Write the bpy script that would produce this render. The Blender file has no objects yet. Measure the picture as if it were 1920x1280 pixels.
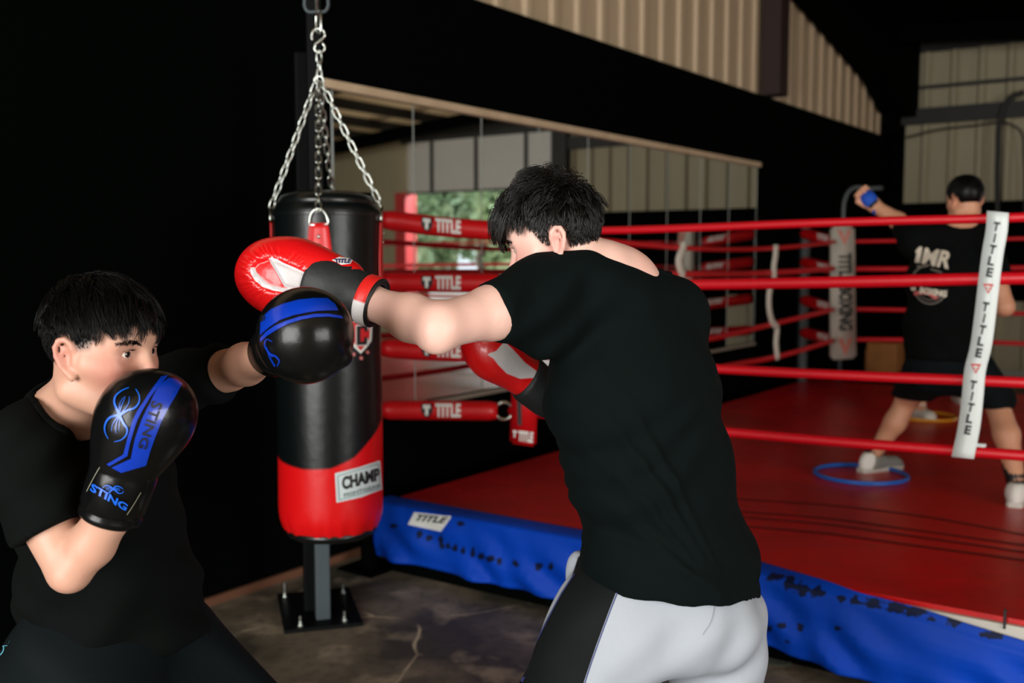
import bpy, bmesh, math, random
import numpy as np
from mathutils import Vector, Matrix
from mathutils.bvhtree import BVHTree
from mathutils.geometry import tessellate_polygon
random.seed(7); RNG = np.random.default_rng(11)
scn = bpy.context.scene
COL = scn.collection
# ------------------------------------------------------------------ camera model (1920 x 1280)
FPX = 1900.0; CAMH = 1.48; PITCH = math.atan(162 / FPX)
CAM = np.array([0.0, 0.0, CAMH])
FW = np.array([0, math.cos(PITCH), -math.sin(PITCH)]); UPV = np.array([0, math.sin(PITCH), math.cos(PITCH)]); RT = np.array([1.0, 0, 0])
def ray(px, py): return FW + (px - 960) / FPX * RT + (640 - py) / FPX * UPV
def at(px, py, Y):
    d = ray(px, py); return CAM + d * (Y / d[1])
def onplane(px, py, p0, nrm):
    d = ray(px, py); t = np.dot(np.asarray(p0) - CAM, nrm) / np.dot(d, nrm); return CAM + d * t
def topx(P):
    P = np.asarray(P) - CAM; w = P @ FW
    return 960 + FPX * (P @ RT) / w, 640 - FPX * (P @ UPV) / w
def nz(v): v = np.asarray(v, float); return v / np.linalg.norm(v)
def sg(r, g, b):
    f = lambda c: (c / 255 / 12.92) if c / 255 <= .04045 else ((c / 255 + .055) / 1.055) ** 2.4
    return (f(r), f(g), f(b))
# ------------------------------------------------------------------ materials
def mk(name, base, rough=.5, metal=0., attrs=(), bump=None, noise=None, sss=0., coat=0., emit=None, spec=.5, sheen=0., wave=None):
    m = bpy.data.materials.new(name); m.use_nodes = True
    nt = m.node_tree; N = nt.nodes; L = nt.links
    b = N['Principled BSDF']; b.inputs['Roughness'].default_value = rough; b.inputs['Metallic'].default_value = metal
    b.inputs['Specular IOR Level'].default_value = spec
    if sheen: b.inputs['Sheen Weight'].default_value = sheen; b.inputs['Sheen Roughness'].default_value = .5
    if coat: b.inputs['Coat Weight'].default_value = coat; b.inputs['Coat Roughness'].default_value = .08
    if sss: b.inputs['Subsurface Weight'].default_value = sss; b.inputs['Subsurface Radius'].default_value = (.012, .005, .003); b.inputs['Subsurface Scale'].default_value = .6
    rgb = N.new('ShaderNodeRGB'); rgb.outputs[0].default_value = (*base, 1); cur = rgb.outputs[0]
    tc = N.new('ShaderNodeTexCoord')
    def mix(cur, fac, col):
        mx = N.new('ShaderNodeMix'); mx.data_type = 'RGBA'
        L.new(fac, mx.inputs[0]); L.new(cur, mx.inputs[6]); mx.inputs[7].default_value = (*col, 1); return mx.outputs[2]
    if noise:
        for (sc, amt, col, lo, hi, *st) in noise:
            n = N.new('ShaderNodeTexNoise'); n.inputs['Scale'].default_value = sc; n.inputs['Detail'].default_value = 6
            if st:
                mp = N.new('ShaderNodeMapping'); mp.inputs['Scale'].default_value = st[0]
                if len(st) > 1: mp.inputs['Rotation'].default_value = st[1]
                L.new(tc.outputs['Object'], mp.inputs[0]); L.new(mp.outputs[0], n.inputs[0])
            else: L.new(tc.outputs['Object'], n.inputs[0])
            mr = N.new('ShaderNodeMapRange'); mr.inputs[1].default_value = lo; mr.inputs[2].default_value = hi; mr.inputs[4].default_value = amt
            L.new(n.outputs[0], mr.inputs[0]); cur = mix(cur, mr.outputs[0], col)
    for (a, col, soft) in attrs:      # signed distance attribute: negative inside -> col
        at_ = N.new('ShaderNodeAttribute'); at_.attribute_name = a
        mr = N.new('ShaderNodeMapRange'); mr.inputs[1].default_value = soft; mr.inputs[2].default_value = -soft
        L.new(at_.outputs['Fac'], mr.inputs[0]); cur = mix(cur, mr.outputs[0], col)
    L.new(cur, b.inputs['Base Color'])
    h = None
    if bump:
        for (sc, st, *ms) in bump:
            n = N.new('ShaderNodeTexNoise'); n.inputs['Scale'].default_value = sc; n.inputs['Detail'].default_value = 5
            if ms:
                mp = N.new('ShaderNodeMapping'); mp.inputs['Scale'].default_value = ms[0]
                if len(ms) > 1: mp.inputs['Rotation'].default_value = ms[1]
                L.new(tc.outputs['Object'], mp.inputs[0]); L.new(mp.outputs[0], n.inputs[0])
            else: L.new(tc.outputs['Object'], n.inputs[0])
            bp = N.new('ShaderNodeBump'); bp.inputs['Strength'].default_value = st; bp.inputs['Distance'].default_value = .01
            L.new(n.outputs[0], bp.inputs['Height'])
            if h: L.new(h, bp.inputs['Normal'])
            h = bp.outputs[0]
        L.new(h, b.inputs['Normal'])
    if emit: b.inputs['Emission Color'].default_value = (*emit[0], 1); b.inputs['Emission Strength'].default_value = emit[1]
    return m
# ------------------------------------------------------------------ objects
def tag(o, label=None, cat=None, group=None, kind=None):
    if label: o['label'] = label
    if cat: o['category'] = cat
    if group: o['group'] = group
    if kind: o['kind'] = kind
    return o
def wloc(o):
    v = Vector((0, 0, 0))
    while o: v = v + o.location; o = o.parent
    return np.array(v)
def thing(name, loc, label, cat, group=None):
    o = bpy.data.objects.new(name, None); COL.objects.link(o); o.location = loc; o.empty_display_size = .1
    return tag(o, label, cat, group)
def obj(name, V, F, mat, parent=None, loc=None, smooth=True, attrs=None, label=None):
    V = np.asarray(V, float).reshape(-1, 3)
    base = wloc(parent) if parent else np.zeros(3)
    o_w = np.asarray(loc, float) if loc is not None else (base if parent else np.zeros(3))
    me = bpy.data.meshes.new(name)
    if isinstance(F, np.ndarray):
        n = len(F); k = F.shape[1]; me.vertices.add(len(V)); me.vertices.foreach_set('co', (V - o_w).astype(np.float32).ravel())
        me.loops.add(n * k); me.loops.foreach_set('vertex_index', F.astype(np.int32).ravel())
        me.polygons.add(n); me.polygons.foreach_set('loop_start', np.arange(0, n * k, k, dtype=np.int32)); me.update(calc_edges=True)
    else:
        me.from_pydata([tuple(v) for v in V - o_w], [], [tuple(int(i) for i in f) for f in F]); me.update()
    me.validate()
    if smooth: me.polygons.foreach_set('use_smooth', np.ones(len(me.polygons), bool))
    for k, v in (attrs or {}).items():
        a = me.attributes.new(k, 'FLOAT', 'POINT'); a.data.foreach_set('value', np.asarray(v, np.float32))
    me.materials.append(mat)
    o = bpy.data.objects.new(name, me); COL.objects.link(o)
    if parent: o.parent = parent
    o.location = o_w - base
    if label: o['label'] = label
    return o
def struct(name, V, F, mat, parent=None, smooth=False, **k):
    o = obj(name, V, F, mat, parent, smooth=smooth, **k)
    if not parent: o['kind'] = 'structure'
    return o
class MB:
    def __init__(s): s.V = []; s.F = []
    def add(s, V, F):
        k = len(s.V); s.V += [tuple(v) for v in V]; s.F += [tuple(i + k for i in f) for f in F]; return s
    def box(s, c, ax, half, bev=0.):
        c = np.asarray(c, float); ax = [nz(a) for a in ax]
        if bev <= 0:
            V = [c + ax[0]*i*half[0] + ax[1]*j*half[1] + ax[2]*k*half[2] for i in (-1, 1) for j in (-1, 1) for k in (-1, 1)]
            return s.add(V, [(0,1,3,2),(4,6,7,5),(0,4,5,1),(2,3,7,6),(0,2,6,4),(1,5,7,3)])
        bm = bmesh.new(); bmesh.ops.create_cube(bm, size=2)
        for v in bm.verts: v.co = Vector((v.co.x*half[0], v.co.y*half[1], v.co.z*half[2]))
        bmesh.ops.bevel(bm, geom=bm.edges[:], offset=bev, segments=2, affect='EDGES', profile=.5)
        bm.verts.index_update(); V = [c + ax[0]*v.co.x + ax[1]*v.co.y + ax[2]*v.co.z for v in bm.verts]
        F = [[v.index for v in f.verts] for f in bm.faces]; bm.free(); return s.add(V, F)
    def tube(s, pts, r, n=10, caps=True, closed=False, sx=1.0, ref=None):
        P = np.asarray(pts, float); m = len(P); r = np.broadcast_to(np.asarray(r, float), (m,))
        T = np.gradient(P, axis=0) if not closed else np.roll(P, -1, 0) - np.roll(P, 1, 0)
        T /= np.linalg.norm(T, axis=1, keepdims=True)
        a = np.asarray(ref if ref is not None else ([0, 0, 1] if abs(T[0][2]) < .9 else [1, 0, 0]), float)
        V = []
        for i in range(m):
            a = a - T[i] * (a @ T[i]); a /= np.linalg.norm(a); b = np.cross(T[i], a)
            for k in range(n):
                t = 2 * math.pi * k / n; V.append(P[i] + r[i] * (math.cos(t) * a + sx * math.sin(t) * b))
        F = []
        for i in range(m if closed else m - 1):
            j = (i + 1) % m
            for k in range(n): F.append((i*n+k, i*n+(k+1) % n, j*n+(k+1) % n, j*n+k))
        if caps and not closed: F += [tuple(range(n-1, -1, -1)), tuple(range((m-1)*n, m*n))]
        return s.add(V, F)
    def lathe(s, c, prof, axes, n=24, caps=True):
        c = np.asarray(c, float); A, B, Z = [nz(a) for a in axes]; V = []; m = len(prof)
        for (r, h) in prof:
            for k in range(n):
                t = 2*math.pi*k/n; V.append(c + A*r*math.cos(t) + B*r*math.sin(t) + Z*h)
        F = [(i*n+k, i*n+(k+1) % n, (i+1)*n+(k+1) % n, (i+1)*n+k) for i in range(m-1) for k in range(n)]
        if caps: F += [tuple(range(n-1, -1, -1)), tuple(range((m-1)*n, m*n))]
        return s.add(V, F)
    def build(s, name, mat, parent=None, smooth=False, **k): return obj(name, s.V, s.F, mat, parent, smooth=smooth, **k)
    def struct(s, name, mat, parent=None, smooth=False, **k): return struct(name, s.V, s.F, mat, parent, smooth=smooth, **k)
def smoothline(pts, n):
    P = np.asarray(pts, float); d = np.r_[0, np.cumsum(np.linalg.norm(np.diff(P, axis=0), axis=1))]
    t = np.linspace(0, d[-1], n); Q = []
    Tn = np.gradient(P, d, axis=0) if len(P) > 2 else np.repeat([(P[1]-P[0])/max(d[-1], 1e-9)], 2, 0)
    for x in t:
        i = min(max(np.searchsorted(d, x, side='right')-1, 0), len(P)-2); s_ = (x-d[i])/max(d[i+1]-d[i], 1e-9)
        h_ = d[i+1]-d[i]; a = s_*s_; b = a*s_
        Q.append((2*b-3*a+1)*P[i] + (b-2*a+s_)*h_*Tn[i] + (3*a-2*b)*P[i+1] + (b-a)*h_*Tn[i+1])
    return np.array(Q)
# ------------------------------------------------------------------ implicit surfaces
class SDF:
    def __init__(s, lo, hi, h, fine=None):
        s.ax = []
        for i in range(3):
            if fine is None: a = np.arange(lo[i], hi[i] + h, h)
            else:
                fl, fh, hf = fine; x = lo[i]; a = []
                while x < hi[i]:
                    a.append(x); x += hf if fl[i] <= x < fh[i] else h
                a = np.array(a)
            s.ax.append(a.astype(np.float32))
        s.D = np.ones([len(a) for a in s.ax], np.float32); s.h = h
    def put(s, prim, k=.02, op='u'):
        f, lo, hi = prim; m = max(k, .02) + .02
        sl = tuple(slice(np.searchsorted(a, l - m), np.searchsorted(a, u + m)) for a, l, u in zip(s.ax, lo, hi))
        if any(x.stop <= x.start for x in sl): return s
        X, Y, Z = s.ax[0][sl[0]][:, None, None], s.ax[1][sl[1]][None, :, None], s.ax[2][sl[2]][None, None, :]
        b = f(X, Y, Z).astype(np.float32); a = s.D[sl]; k = max(k, 1e-4)
        if op == 'u':
            h = np.clip(.5 + .5 * (a - b) / k, 0, 1); s.D[sl] = a * (1 - h) + b * h - k * h * (1 - h)
        elif op == 's':
            h = np.clip(.5 - .5 * (a + b) / k, 0, 1); s.D[sl] = a * (1 - h) - b * h + k * h * (1 - h)
        elif op == 'i':
            s.D[sl] = np.maximum(a, b)
        elif op == '+': s.D[sl] = a + b
        return s
    def field(s, prims):
        X, Y, Z = s.ax[0][:, None, None], s.ax[1][None, :, None], s.ax[2][None, None, :]; C = None
        for f, _, _ in prims: b = f(X, Y, Z).astype(np.float32); C = b if C is None else np.minimum(C, b)
        return C
    def neck(s, prims, wd=.015):
        D0 = s.D.copy(); C = s.field(prims); s.D = np.maximum(D0, -C)
        G = SDF.__new__(SDF); G.ax = s.ax; G.h = s.h; G.D = np.maximum(np.maximum(D0 - .0045, -(D0 + .012)), np.maximum(C - wd, -C - .001)); return G
    def all(s, fn):
        X, Y, Z = s.ax[0][:, None, None], s.ax[1][None, :, None], s.ax[2][None, None, :]
        s.D = fn(s.D, X, Y, Z).astype(np.float32); return s
    def mesh(s, it=1):
        D = s.D; S = D < 0; nx, ny, nz_ = D.shape
        c = np.zeros((nx-1, ny-1, nz_-1), np.int8)
        for i in (0, 1):
            for j in (0, 1):
                for k in (0, 1): c += S[i:nx-1+i, j:ny-1+j, k:nz_-1+k]
        act = (c > 0) & (c < 8); I, J, K = np.nonzero(act); n = len(I)
        idx = np.full(act.shape, -1, np.int64); idx[I, J, K] = np.arange(n)
        acc = np.zeros((n, 3)); cnt = np.zeros(n)
        cs = [(0,0,0),(1,0,0),(0,1,0),(1,1,0),(0,0,1),(1,0,1),(0,1,1),(1,1,1)]
        val = [D[I+a, J+b, K+e] for a, b, e in cs]
        pos = [np.stack([s.ax[0][I+a], s.ax[1][J+b], s.ax[2][K+e]], 1) for a, b, e in cs]
        for p, q in [(0,1),(2,3),(4,5),(6,7),(0,2),(1,3),(4,6),(5,7),(0,4),(1,5),(2,6),(3,7)]:
            m = (val[p] < 0) != (val[q] < 0); t = val[p][m] / (val[p][m] - val[q][m])
            acc[m] += pos[p][m] + (pos[q][m] - pos[p][m]) * t[:, None]; cnt[m] += 1
        V = acc / cnt[:, None]; F = []
        for ax in range(3):
            sh = [slice(None)]*3; a = list(sh); b = list(sh); a[ax] = slice(0, -1); b[ax] = slice(1, None)
            ch = S[tuple(a)] != S[tuple(b)]; o1, o2 = (ax+1) % 3, (ax+2) % 3
            q = [slice(None)]*3; q[o1] = slice(1, -1); q[o2] = slice(1, -1); E = np.argwhere(ch[tuple(q)])
            if not len(E): continue
            E[:, o1] += 1; E[:, o2] += 1; flip = S[tuple(a)][E[:, 0], E[:, 1], E[:, 2]]
            def cell(d1, d2):
                e = E.copy(); e[:, o1] += d1; e[:, o2] += d2; return idx[e[:, 0], e[:, 1], e[:, 2]]
            Q = np.stack([cell(-1,-1), cell(0,-1), cell(0,0), cell(-1,0)], 1); Q[~flip] = Q[~flip][:, ::-1]; F.append(Q)
        F = np.concatenate(F); F = F[(F >= 0).all(1)]
        for _ in range(it): V = lap(V, F)
        return V, F
def lap(V, F, w=.5):
    A = np.zeros_like(V); c = np.zeros(len(V))
    for i in range(4):
        a, b = F[:, i], F[:, (i+1) % 4]
        for j in range(3):
            A[:, j] += np.bincount(a, V[b, j], len(V)) + np.bincount(b, V[a, j], len(V))
        c += np.bincount(a, minlength=len(V)) + np.bincount(b, minlength=len(V))
    return V * (1 - w) + w * A / np.maximum(c, 1)[:, None]
def cone(a, b, r1, r2=None, flat=None, cut=None):
    a = np.asarray(a, float); b = np.asarray(b, float); r2 = r1 if r2 is None else r2; R = max(r1, r2) * (flat[1] if flat is not None and flat[1] > 1 else 1)
    def f(X, Y, Z):
        q = [X - a[0], Y - a[1], Z - a[2]]; ab = b - a
        if flat is not None:
            w = nz(flat[0]); g = 1 - 1 / flat[1]; qw = (q[0]*w[0] + q[1]*w[1] + q[2]*w[2]) * g
            q2 = [q[i] - w[i]*qw for i in range(3)]; ab2 = ab - w * (ab @ w) * g
        else: q2 = q; ab2 = ab
        t = np.clip((q2[0]*ab2[0] + q2[1]*ab2[1] + q2[2]*ab2[2]) / max(ab2 @ ab2, 1e-9), 0, 1)
        d = np.sqrt((q2[0]-t*ab2[0])**2 + (q2[1]-t*ab2[1])**2 + (q2[2]-t*ab2[2])**2) - (r1 + (r2 - r1) * t)
        if cut is not None:
            for (p, n) in cut:
                n = nz(n); d = np.maximum(d, (X-p[0])*n[0] + (Y-p[1])*n[1] + (Z-p[2])*n[2])
        return d
    return f, np.minimum(a, b) - R, np.maximum(a, b) + R
def ell(c, r, M=None):
    c = np.asarray(c, float); M = np.eye(3) if M is None else np.asarray(M, float); R = max(r)
    def f(X, Y, Z):
        q = [X-c[0], Y-c[1], Z-c[2]]; l = [q[0]*M[i][0] + q[1]*M[i][1] + q[2]*M[i][2] for i in range(3)]
        k0 = np.sqrt(sum((l[i]/r[i])**2 for i in range(3))); k1 = np.sqrt(sum((l[i]/r[i]**2)**2 for i in range(3)))
        return k0 * (k0 - 1) / np.maximum(k1, 1e-6)
    return f, c - R, c + R
def half(p, n, lo, hi):
    n = nz(n); return (lambda X, Y, Z: (X-p[0])*n[0] + (Y-p[1])*n[1] + (Z-p[2])*n[2]), np.asarray(lo), np.asarray(hi)
def polysd(x, y, poly):
    P = np.asarray(poly, float); Q = np.roll(P, -1, 0); x = np.asarray(x); y = np.asarray(y)
    d = np.full(x.shape, 1e9); ins = np.zeros(x.shape, bool)
    for (a, b) in zip(P, Q):
        e = b - a; t = np.clip(((x-a[0])*e[0] + (y-a[1])*e[1]) / max(e @ e, 1e-9), 0, 1)
        d = np.minimum(d, np.hypot(x-a[0]-t*e[0], y-a[1]-t*e[1]))
        cr = ((a[1] > y) != (b[1] > y)) & (x < (b[0]-a[0]) * (y-a[1]) / (b[1]-a[1] + 1e-12) + a[0]); ins ^= cr
    return np.where(ins, -d, d)
# ------------------------------------------------------------------ flat marks laid on a surface
def tri2d(poly, step):
    bm = bmesh.new(); vs = [bm.verts.new((x, y, 0)) for x, y in poly]
    for f in tessellate_polygon([[Vector((x, y, 0)) for x, y in poly]]):
        try: bm.faces.new([vs[i] for i in f])
        except ValueError: pass
    return _cutup(bm, step)
def _cutup(bm, step):
    bmesh.ops.triangulate(bm, faces=bm.faces[:])
    for _ in range(7):
        e = [x for x in bm.edges if x.calc_length() > step]
        if not e: break
        bmesh.ops.subdivide_edges(bm, edges=e, cuts=1); bmesh.ops.triangulate(bm, faces=[f for f in bm.faces if len(f.verts) > 3])
    bm.verts.index_update(); V = [(v.co.x, v.co.y) for v in bm.verts]; F = [tuple(v.index for v in f.verts) for f in bm.faces]; bm.free(); return V, F
_tc = {}
def text2d(s, bold=.02, shear=0.):
    if (s, bold, shear) in _tc: return _tc[(s, bold, shear)]
    cu = bpy.data.curves.new('t', 'FONT'); cu.body = s; cu.offset = bold; cu.shear = shear; cu.resolution_u = 3
    o = bpy.data.objects.new('t', cu); COL.objects.link(o); bpy.context.view_layer.update()
    me = bpy.data.meshes.new_from_object(o.evaluated_get(bpy.context.evaluated_depsgraph_get()))
    V = np.array([v.co[:2] for v in me.vertices]); F = [tuple(p.vertices) for p in me.polygons]
    bpy.data.objects.remove(o); bpy.data.curves.remove(cu); bpy.data.meshes.remove(me)
    V = (V - V.min(0)) / (V.max(0) - V.min(0)); _tc[(s, bold, shear)] = (V, F); return V, F
def textpx(s, quad, step=4., bold=.02, shear=0.):
    V, F = text2d(s, bold, shear); tl, tr, br, bl = [np.asarray(q, float) for q in quad]; bm = bmesh.new()
    vs = []
    for (a, b) in V:
        p = (bl*(1-a) + br*a)*(1-b) + (tl*(1-a) + tr*a)*b; vs.append(bm.verts.new((p[0], p[1], 0)))
    for f in F:
        try: bm.faces.new([vs[i] for i in f])
        except ValueError: pass
    return _cutup(bm, step)
def strokepx(pts, w0, w1=None, n=14):
    w1 = w0 if w1 is None else w1
    P = smoothline([(x, y, 0) for x, y in pts], n)[:, :2]; T = np.gradient(P, axis=0); T /= np.linalg.norm(T, axis=1, keepdims=True); N_ = np.stack([-T[:, 1], T[:, 0]], 1)
    w = np.linspace(w0, w1, n)[:, None] / 2; V = [tuple(p) for p in np.vstack([P + N_*w, P - N_*w])]
    return V, [(i, i+1, n+i+1, n+i) for i in range(n-1)]
def bvh_of(o):
    w = wloc(o); me = o.data
    return BVHTree.FromPolygons([Vector(v.co) + Vector(w) for v in me.vertices], [tuple(p.vertices) for p in me.polygons])
def lay(name, shapes, bvh, mat, parent, off=.0012, label=None, maxd=50.):
    VV = []; FF = []
    for V, F in shapes:
        k = len(VV); ok = []
        for (x, y) in V:
            d = Vector(nz(ray(x, y))); h, nrm, i, dist = bvh.ray_cast(Vector(CAM), d)
            if h is None:
                pr = Vector(CAM) + d * 2; best = None
                for t in np.linspace(1.2, 6, 40):
                    q = Vector(CAM) + d * t; hh = bvh.find_nearest(q)
                    if hh[0] is not None and (best is None or hh[3] < best[1]): best = (hh[0], hh[3], hh[1])
                h, nrm = best[0], best[2]
            if nrm.dot(d) > 0: nrm = -nrm
            VV.append(tuple(h + nrm * off * .5 - d * off)); ok.append(True)
        for f in F:
            FF.append(tuple(i + k for i in f))
    # wind towards the camera
    F2 = []
    for f in FF:
        a, b, c = [np.array(VV[i]) for i in f[:3]]
        F2.append(f if np.dot(np.cross(b-a, c-a), CAM - a) > 0 else f[::-1])
    return obj(name, VV, F2, mat, parent, label=label)
# ------------------------------------------------------------------ room frame: u runs along the mirror wall, n points into the room
AU = math.radians(54.4)
U = np.array([math.cos(AU), math.sin(AU), 0]); NN = np.array([math.sin(AU), -math.cos(AU), 0]); ZZ = np.array([0, 0, 1.])
W0 = np.array([-1.097, 4.458, 0])
def R3(s, n, z): return W0 + U*s + NN*n + ZZ*z
SB = 9.78; SF = -8.0; NR = 10.5
BLACK = sg(9, 11, 10)
m_black = mk('black_paint', (.0006, .0013, .0008), .85, spec=.02, bump=[(30, .15)])
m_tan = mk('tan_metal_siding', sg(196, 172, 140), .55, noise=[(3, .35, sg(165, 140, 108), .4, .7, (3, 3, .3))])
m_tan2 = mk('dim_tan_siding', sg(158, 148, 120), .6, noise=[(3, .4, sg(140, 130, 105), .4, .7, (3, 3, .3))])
m_steel_dark = mk('red_oxide_steel', sg(42, 22, 18), .6)
m_girt = mk('dark_girt_steel', sg(30, 29, 26), .6)
m_ceil = mk('insulated_ceiling', sg(222, 196, 156), .7)
m_floor = mk('stained_concrete', sg(118, 107, 90), .55, spec=.3, noise=[(1.8, .85, sg(56, 54, 46), .44, .58), (4.5, .7, sg(164, 150, 126), .54, .66), (22, .4, sg(50, 46, 40), .5, .68), (90, .3, sg(110, 100, 86), .6, .75)], bump=[(60, .12)])
def crackfloor(m):
    nt = m.node_tree; N = nt.nodes; L = nt.links; b = N['Principled BSDF']
    tc = N.new('ShaderNodeTexCoord'); nz1 = N.new('ShaderNodeTexNoise'); nz1.inputs['Scale'].default_value = 1.3
    mp = N.new('ShaderNodeMix'); mp.data_type = 'VECTOR'; mp.inputs[0].default_value = .25
    L.new(tc.outputs['Object'], nz1.inputs[0]); L.new(tc.outputs['Object'], mp.inputs[4]); L.new(nz1.outputs['Color'], mp.inputs[5])
    v = N.new('ShaderNodeTexVoronoi'); v.feature = 'DISTANCE_TO_EDGE'; v.inputs['Scale'].default_value = 1.5; L.new(mp.outputs[1], v.inputs[0])
    n2 = N.new('ShaderNodeTexNoise'); n2.inputs['Scale'].default_value = 3.2; L.new(tc.outputs['Object'], n2.inputs[0])
    mr = N.new('ShaderNodeMapRange'); mr.inputs[1].default_value = .008; mr.inputs[2].default_value = .003; L.new(v.outputs['Distance'], mr.inputs[0])
    mr2 = N.new('ShaderNodeMapRange'); mr2.inputs[1].default_value = .44; mr2.inputs[2].default_value = .56; L.new(n2.outputs[0], mr2.inputs[0])
    mu = N.new('ShaderNodeMath'); mu.operation = 'MULTIPLY'; L.new(mr.outputs[0], mu.inputs[0]); L.new(mr2.outputs[0], mu.inputs[1])
    old = b.inputs['Base Color'].links[0].from_socket
    mx = N.new('ShaderNodeMix'); mx.data_type = 'RGBA'; L.new(mu.outputs[0], mx.inputs[0]); L.new(old, mx.inputs[6]); mx.inputs[7].default_value = (*sg(190, 174, 146), 1)
    L.new(mx.outputs[2], b.inputs['Base Color'])
crackfloor(m_floor)
m_mirror = mk('mirror_glass', (.80, .82, .80), .0, 1.0)
m_wood = mk('pine_rail', sg(205, 180, 148), .6, noise=[(6, .4, sg(165, 135, 100), .4, .7)])
m_door = mk('white_door_panel', sg(205, 203, 196), .5)
m_redpaint = mk('red_door_frame', sg(190, 50, 50), .5)
# floor, walls
struct('floor', [R3(SF-.1, -.1, 0), R3(SB+.1, -.1, 0), R3(SB+.1, NR+.1, 0), R3(SF-.1, NR+.1, 0), R3(SF-.1, -.1, -.1), R3(SB+.1, -.1, -.1), R3(SB+.1, NR+.1, -.1), R3(SF-.1, NR+.1, -.1)],
       [(0,3,2,1),(4,5,6,7),(0,1,5,4),(1,2,6,5),(2,3,7,6),(3,0,4,7)], m_floor)
def slab(s0, s1, n0, n1, z0, z1, mb=None):
    mb = mb or MB(); return mb.box(R3((s0+s1)/2, (n0+n1)/2, (z0+z1)/2), (U, NN, ZZ), ((s1-s0)/2, (n1-n0)/2, (z1-z0)/2))
def corrugated(p, du, length, nrm, z0, z1, pitch=.3, depth=.024, thick=.02):
    prof = []; x = 0.
    while x < length:
        for (a, d) in ((0, 0), (.66, 0), (.74, depth), (.92, depth)): prof.append((x + a*pitch, d))
        x += pitch
    prof = [q for q in prof if q[0] <= length] + [(length, 0)]
    V = []; F = []; k = len(prof)
    for z in (z0, z1):
        for (a, d) in prof: V.append(p + du*a + nrm*d + ZZ*z)
    for z in (z0, z1):
        for (a, d) in prof: V.append(p + du*a + nrm*(-thick) + ZZ*z)
    for i in range(k-1):
        F += [(i, i+1, k+i+1, k+i), (2*k+i, 3*k+i, 3*k+i+1, 2*k+i+1), (k+i, k+i+1, 3*k+i+1, 3*k+i), (i, 2*k+i, 2*k+i+1, i+1)]
    return V, F
ZC = 4.0
slab(SF, SB, -.12, 0, 0, 2.88).struct('wall_left', m_black)
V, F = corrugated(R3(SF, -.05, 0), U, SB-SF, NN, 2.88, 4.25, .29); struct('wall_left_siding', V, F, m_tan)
mb = MB(); slab(SB, SB+.12, 0, 4.72, 0, 2.1, mb); slab(SB-.02, SB+.12, -.05, .145, 0, 4.2, mb); mb.struct('wall_back', m_black)
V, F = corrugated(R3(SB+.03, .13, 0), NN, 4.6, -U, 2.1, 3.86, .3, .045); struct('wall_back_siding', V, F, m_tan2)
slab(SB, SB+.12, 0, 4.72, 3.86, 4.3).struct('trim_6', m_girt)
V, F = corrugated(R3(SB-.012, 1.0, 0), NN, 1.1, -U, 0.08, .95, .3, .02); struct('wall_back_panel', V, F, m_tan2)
slab(SB-.06, SB-.002, .95, 2.3, .1, .16).struct('baseboard_back', mk('pale_sill', sg(150, 150, 140), .5))
slab(SB, SB+.12, 4.72, 7.95, 3.3, 4.0).struct('wall_back_header', m_girt)
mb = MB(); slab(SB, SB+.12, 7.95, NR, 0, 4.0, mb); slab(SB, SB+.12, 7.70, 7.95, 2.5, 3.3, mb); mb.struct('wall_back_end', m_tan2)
RD = (-5.5, -.5, 3.2)  # side wall opening, made up for the fill light
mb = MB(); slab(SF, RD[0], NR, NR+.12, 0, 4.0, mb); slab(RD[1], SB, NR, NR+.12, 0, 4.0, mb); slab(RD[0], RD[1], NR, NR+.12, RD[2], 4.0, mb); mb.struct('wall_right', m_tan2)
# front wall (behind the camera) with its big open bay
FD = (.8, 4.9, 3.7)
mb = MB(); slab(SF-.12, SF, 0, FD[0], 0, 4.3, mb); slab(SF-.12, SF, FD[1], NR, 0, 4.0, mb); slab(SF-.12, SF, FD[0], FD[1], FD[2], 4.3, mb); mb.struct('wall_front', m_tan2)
# ceiling: slopes down away from the mirror wall
cz = lambda n: 4.22 - .085*n
def cslab(n0, n1, s0, s1, th=.1):
    V = [R3(s, n, cz(n)+dz) for dz in (0, th) for n in (n0, n1) for s in (s0, s1)]
    return V, [(0,1,3,2),(4,6,7,5),(0,4,5,1),(2,3,7,6),(0,2,6,4),(1,5,7,3)]
V, F = cslab(3.2, NR, SF, SB); struct('ceiling', V, F, m_ceil)
V, F = cslab(-.1, 3.2, SF, SB); struct('ceiling_dark', V, F, m_black)
for i in range(9):
    n0 = 3.5 + i*.82; mb = MB(); mb.box(R3((SF+SB)/2, n0, cz(n0)-.07), (U, NN, ZZ), ((SB-SF)/2, .03, .07)); mb.struct('trim_%d' % (10+i), m_girt)
for i, s0 in enumerate((2.0, 5.75, 8.9)):
    mb = MB(); V = [R3(s0+ds, n, cz(n)-dz) for ds in (-.08, .08) for n in (.2, NR) for dz in (.18, .36)]
    mb.add(V, [(0,1,3,2),(4,6,7,5),(0,4,5,1),(2,3,7,6),(0,2,6,4),(1,5,7,3)]); mb.struct('trim_%d' % (30+i), m_black)
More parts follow.
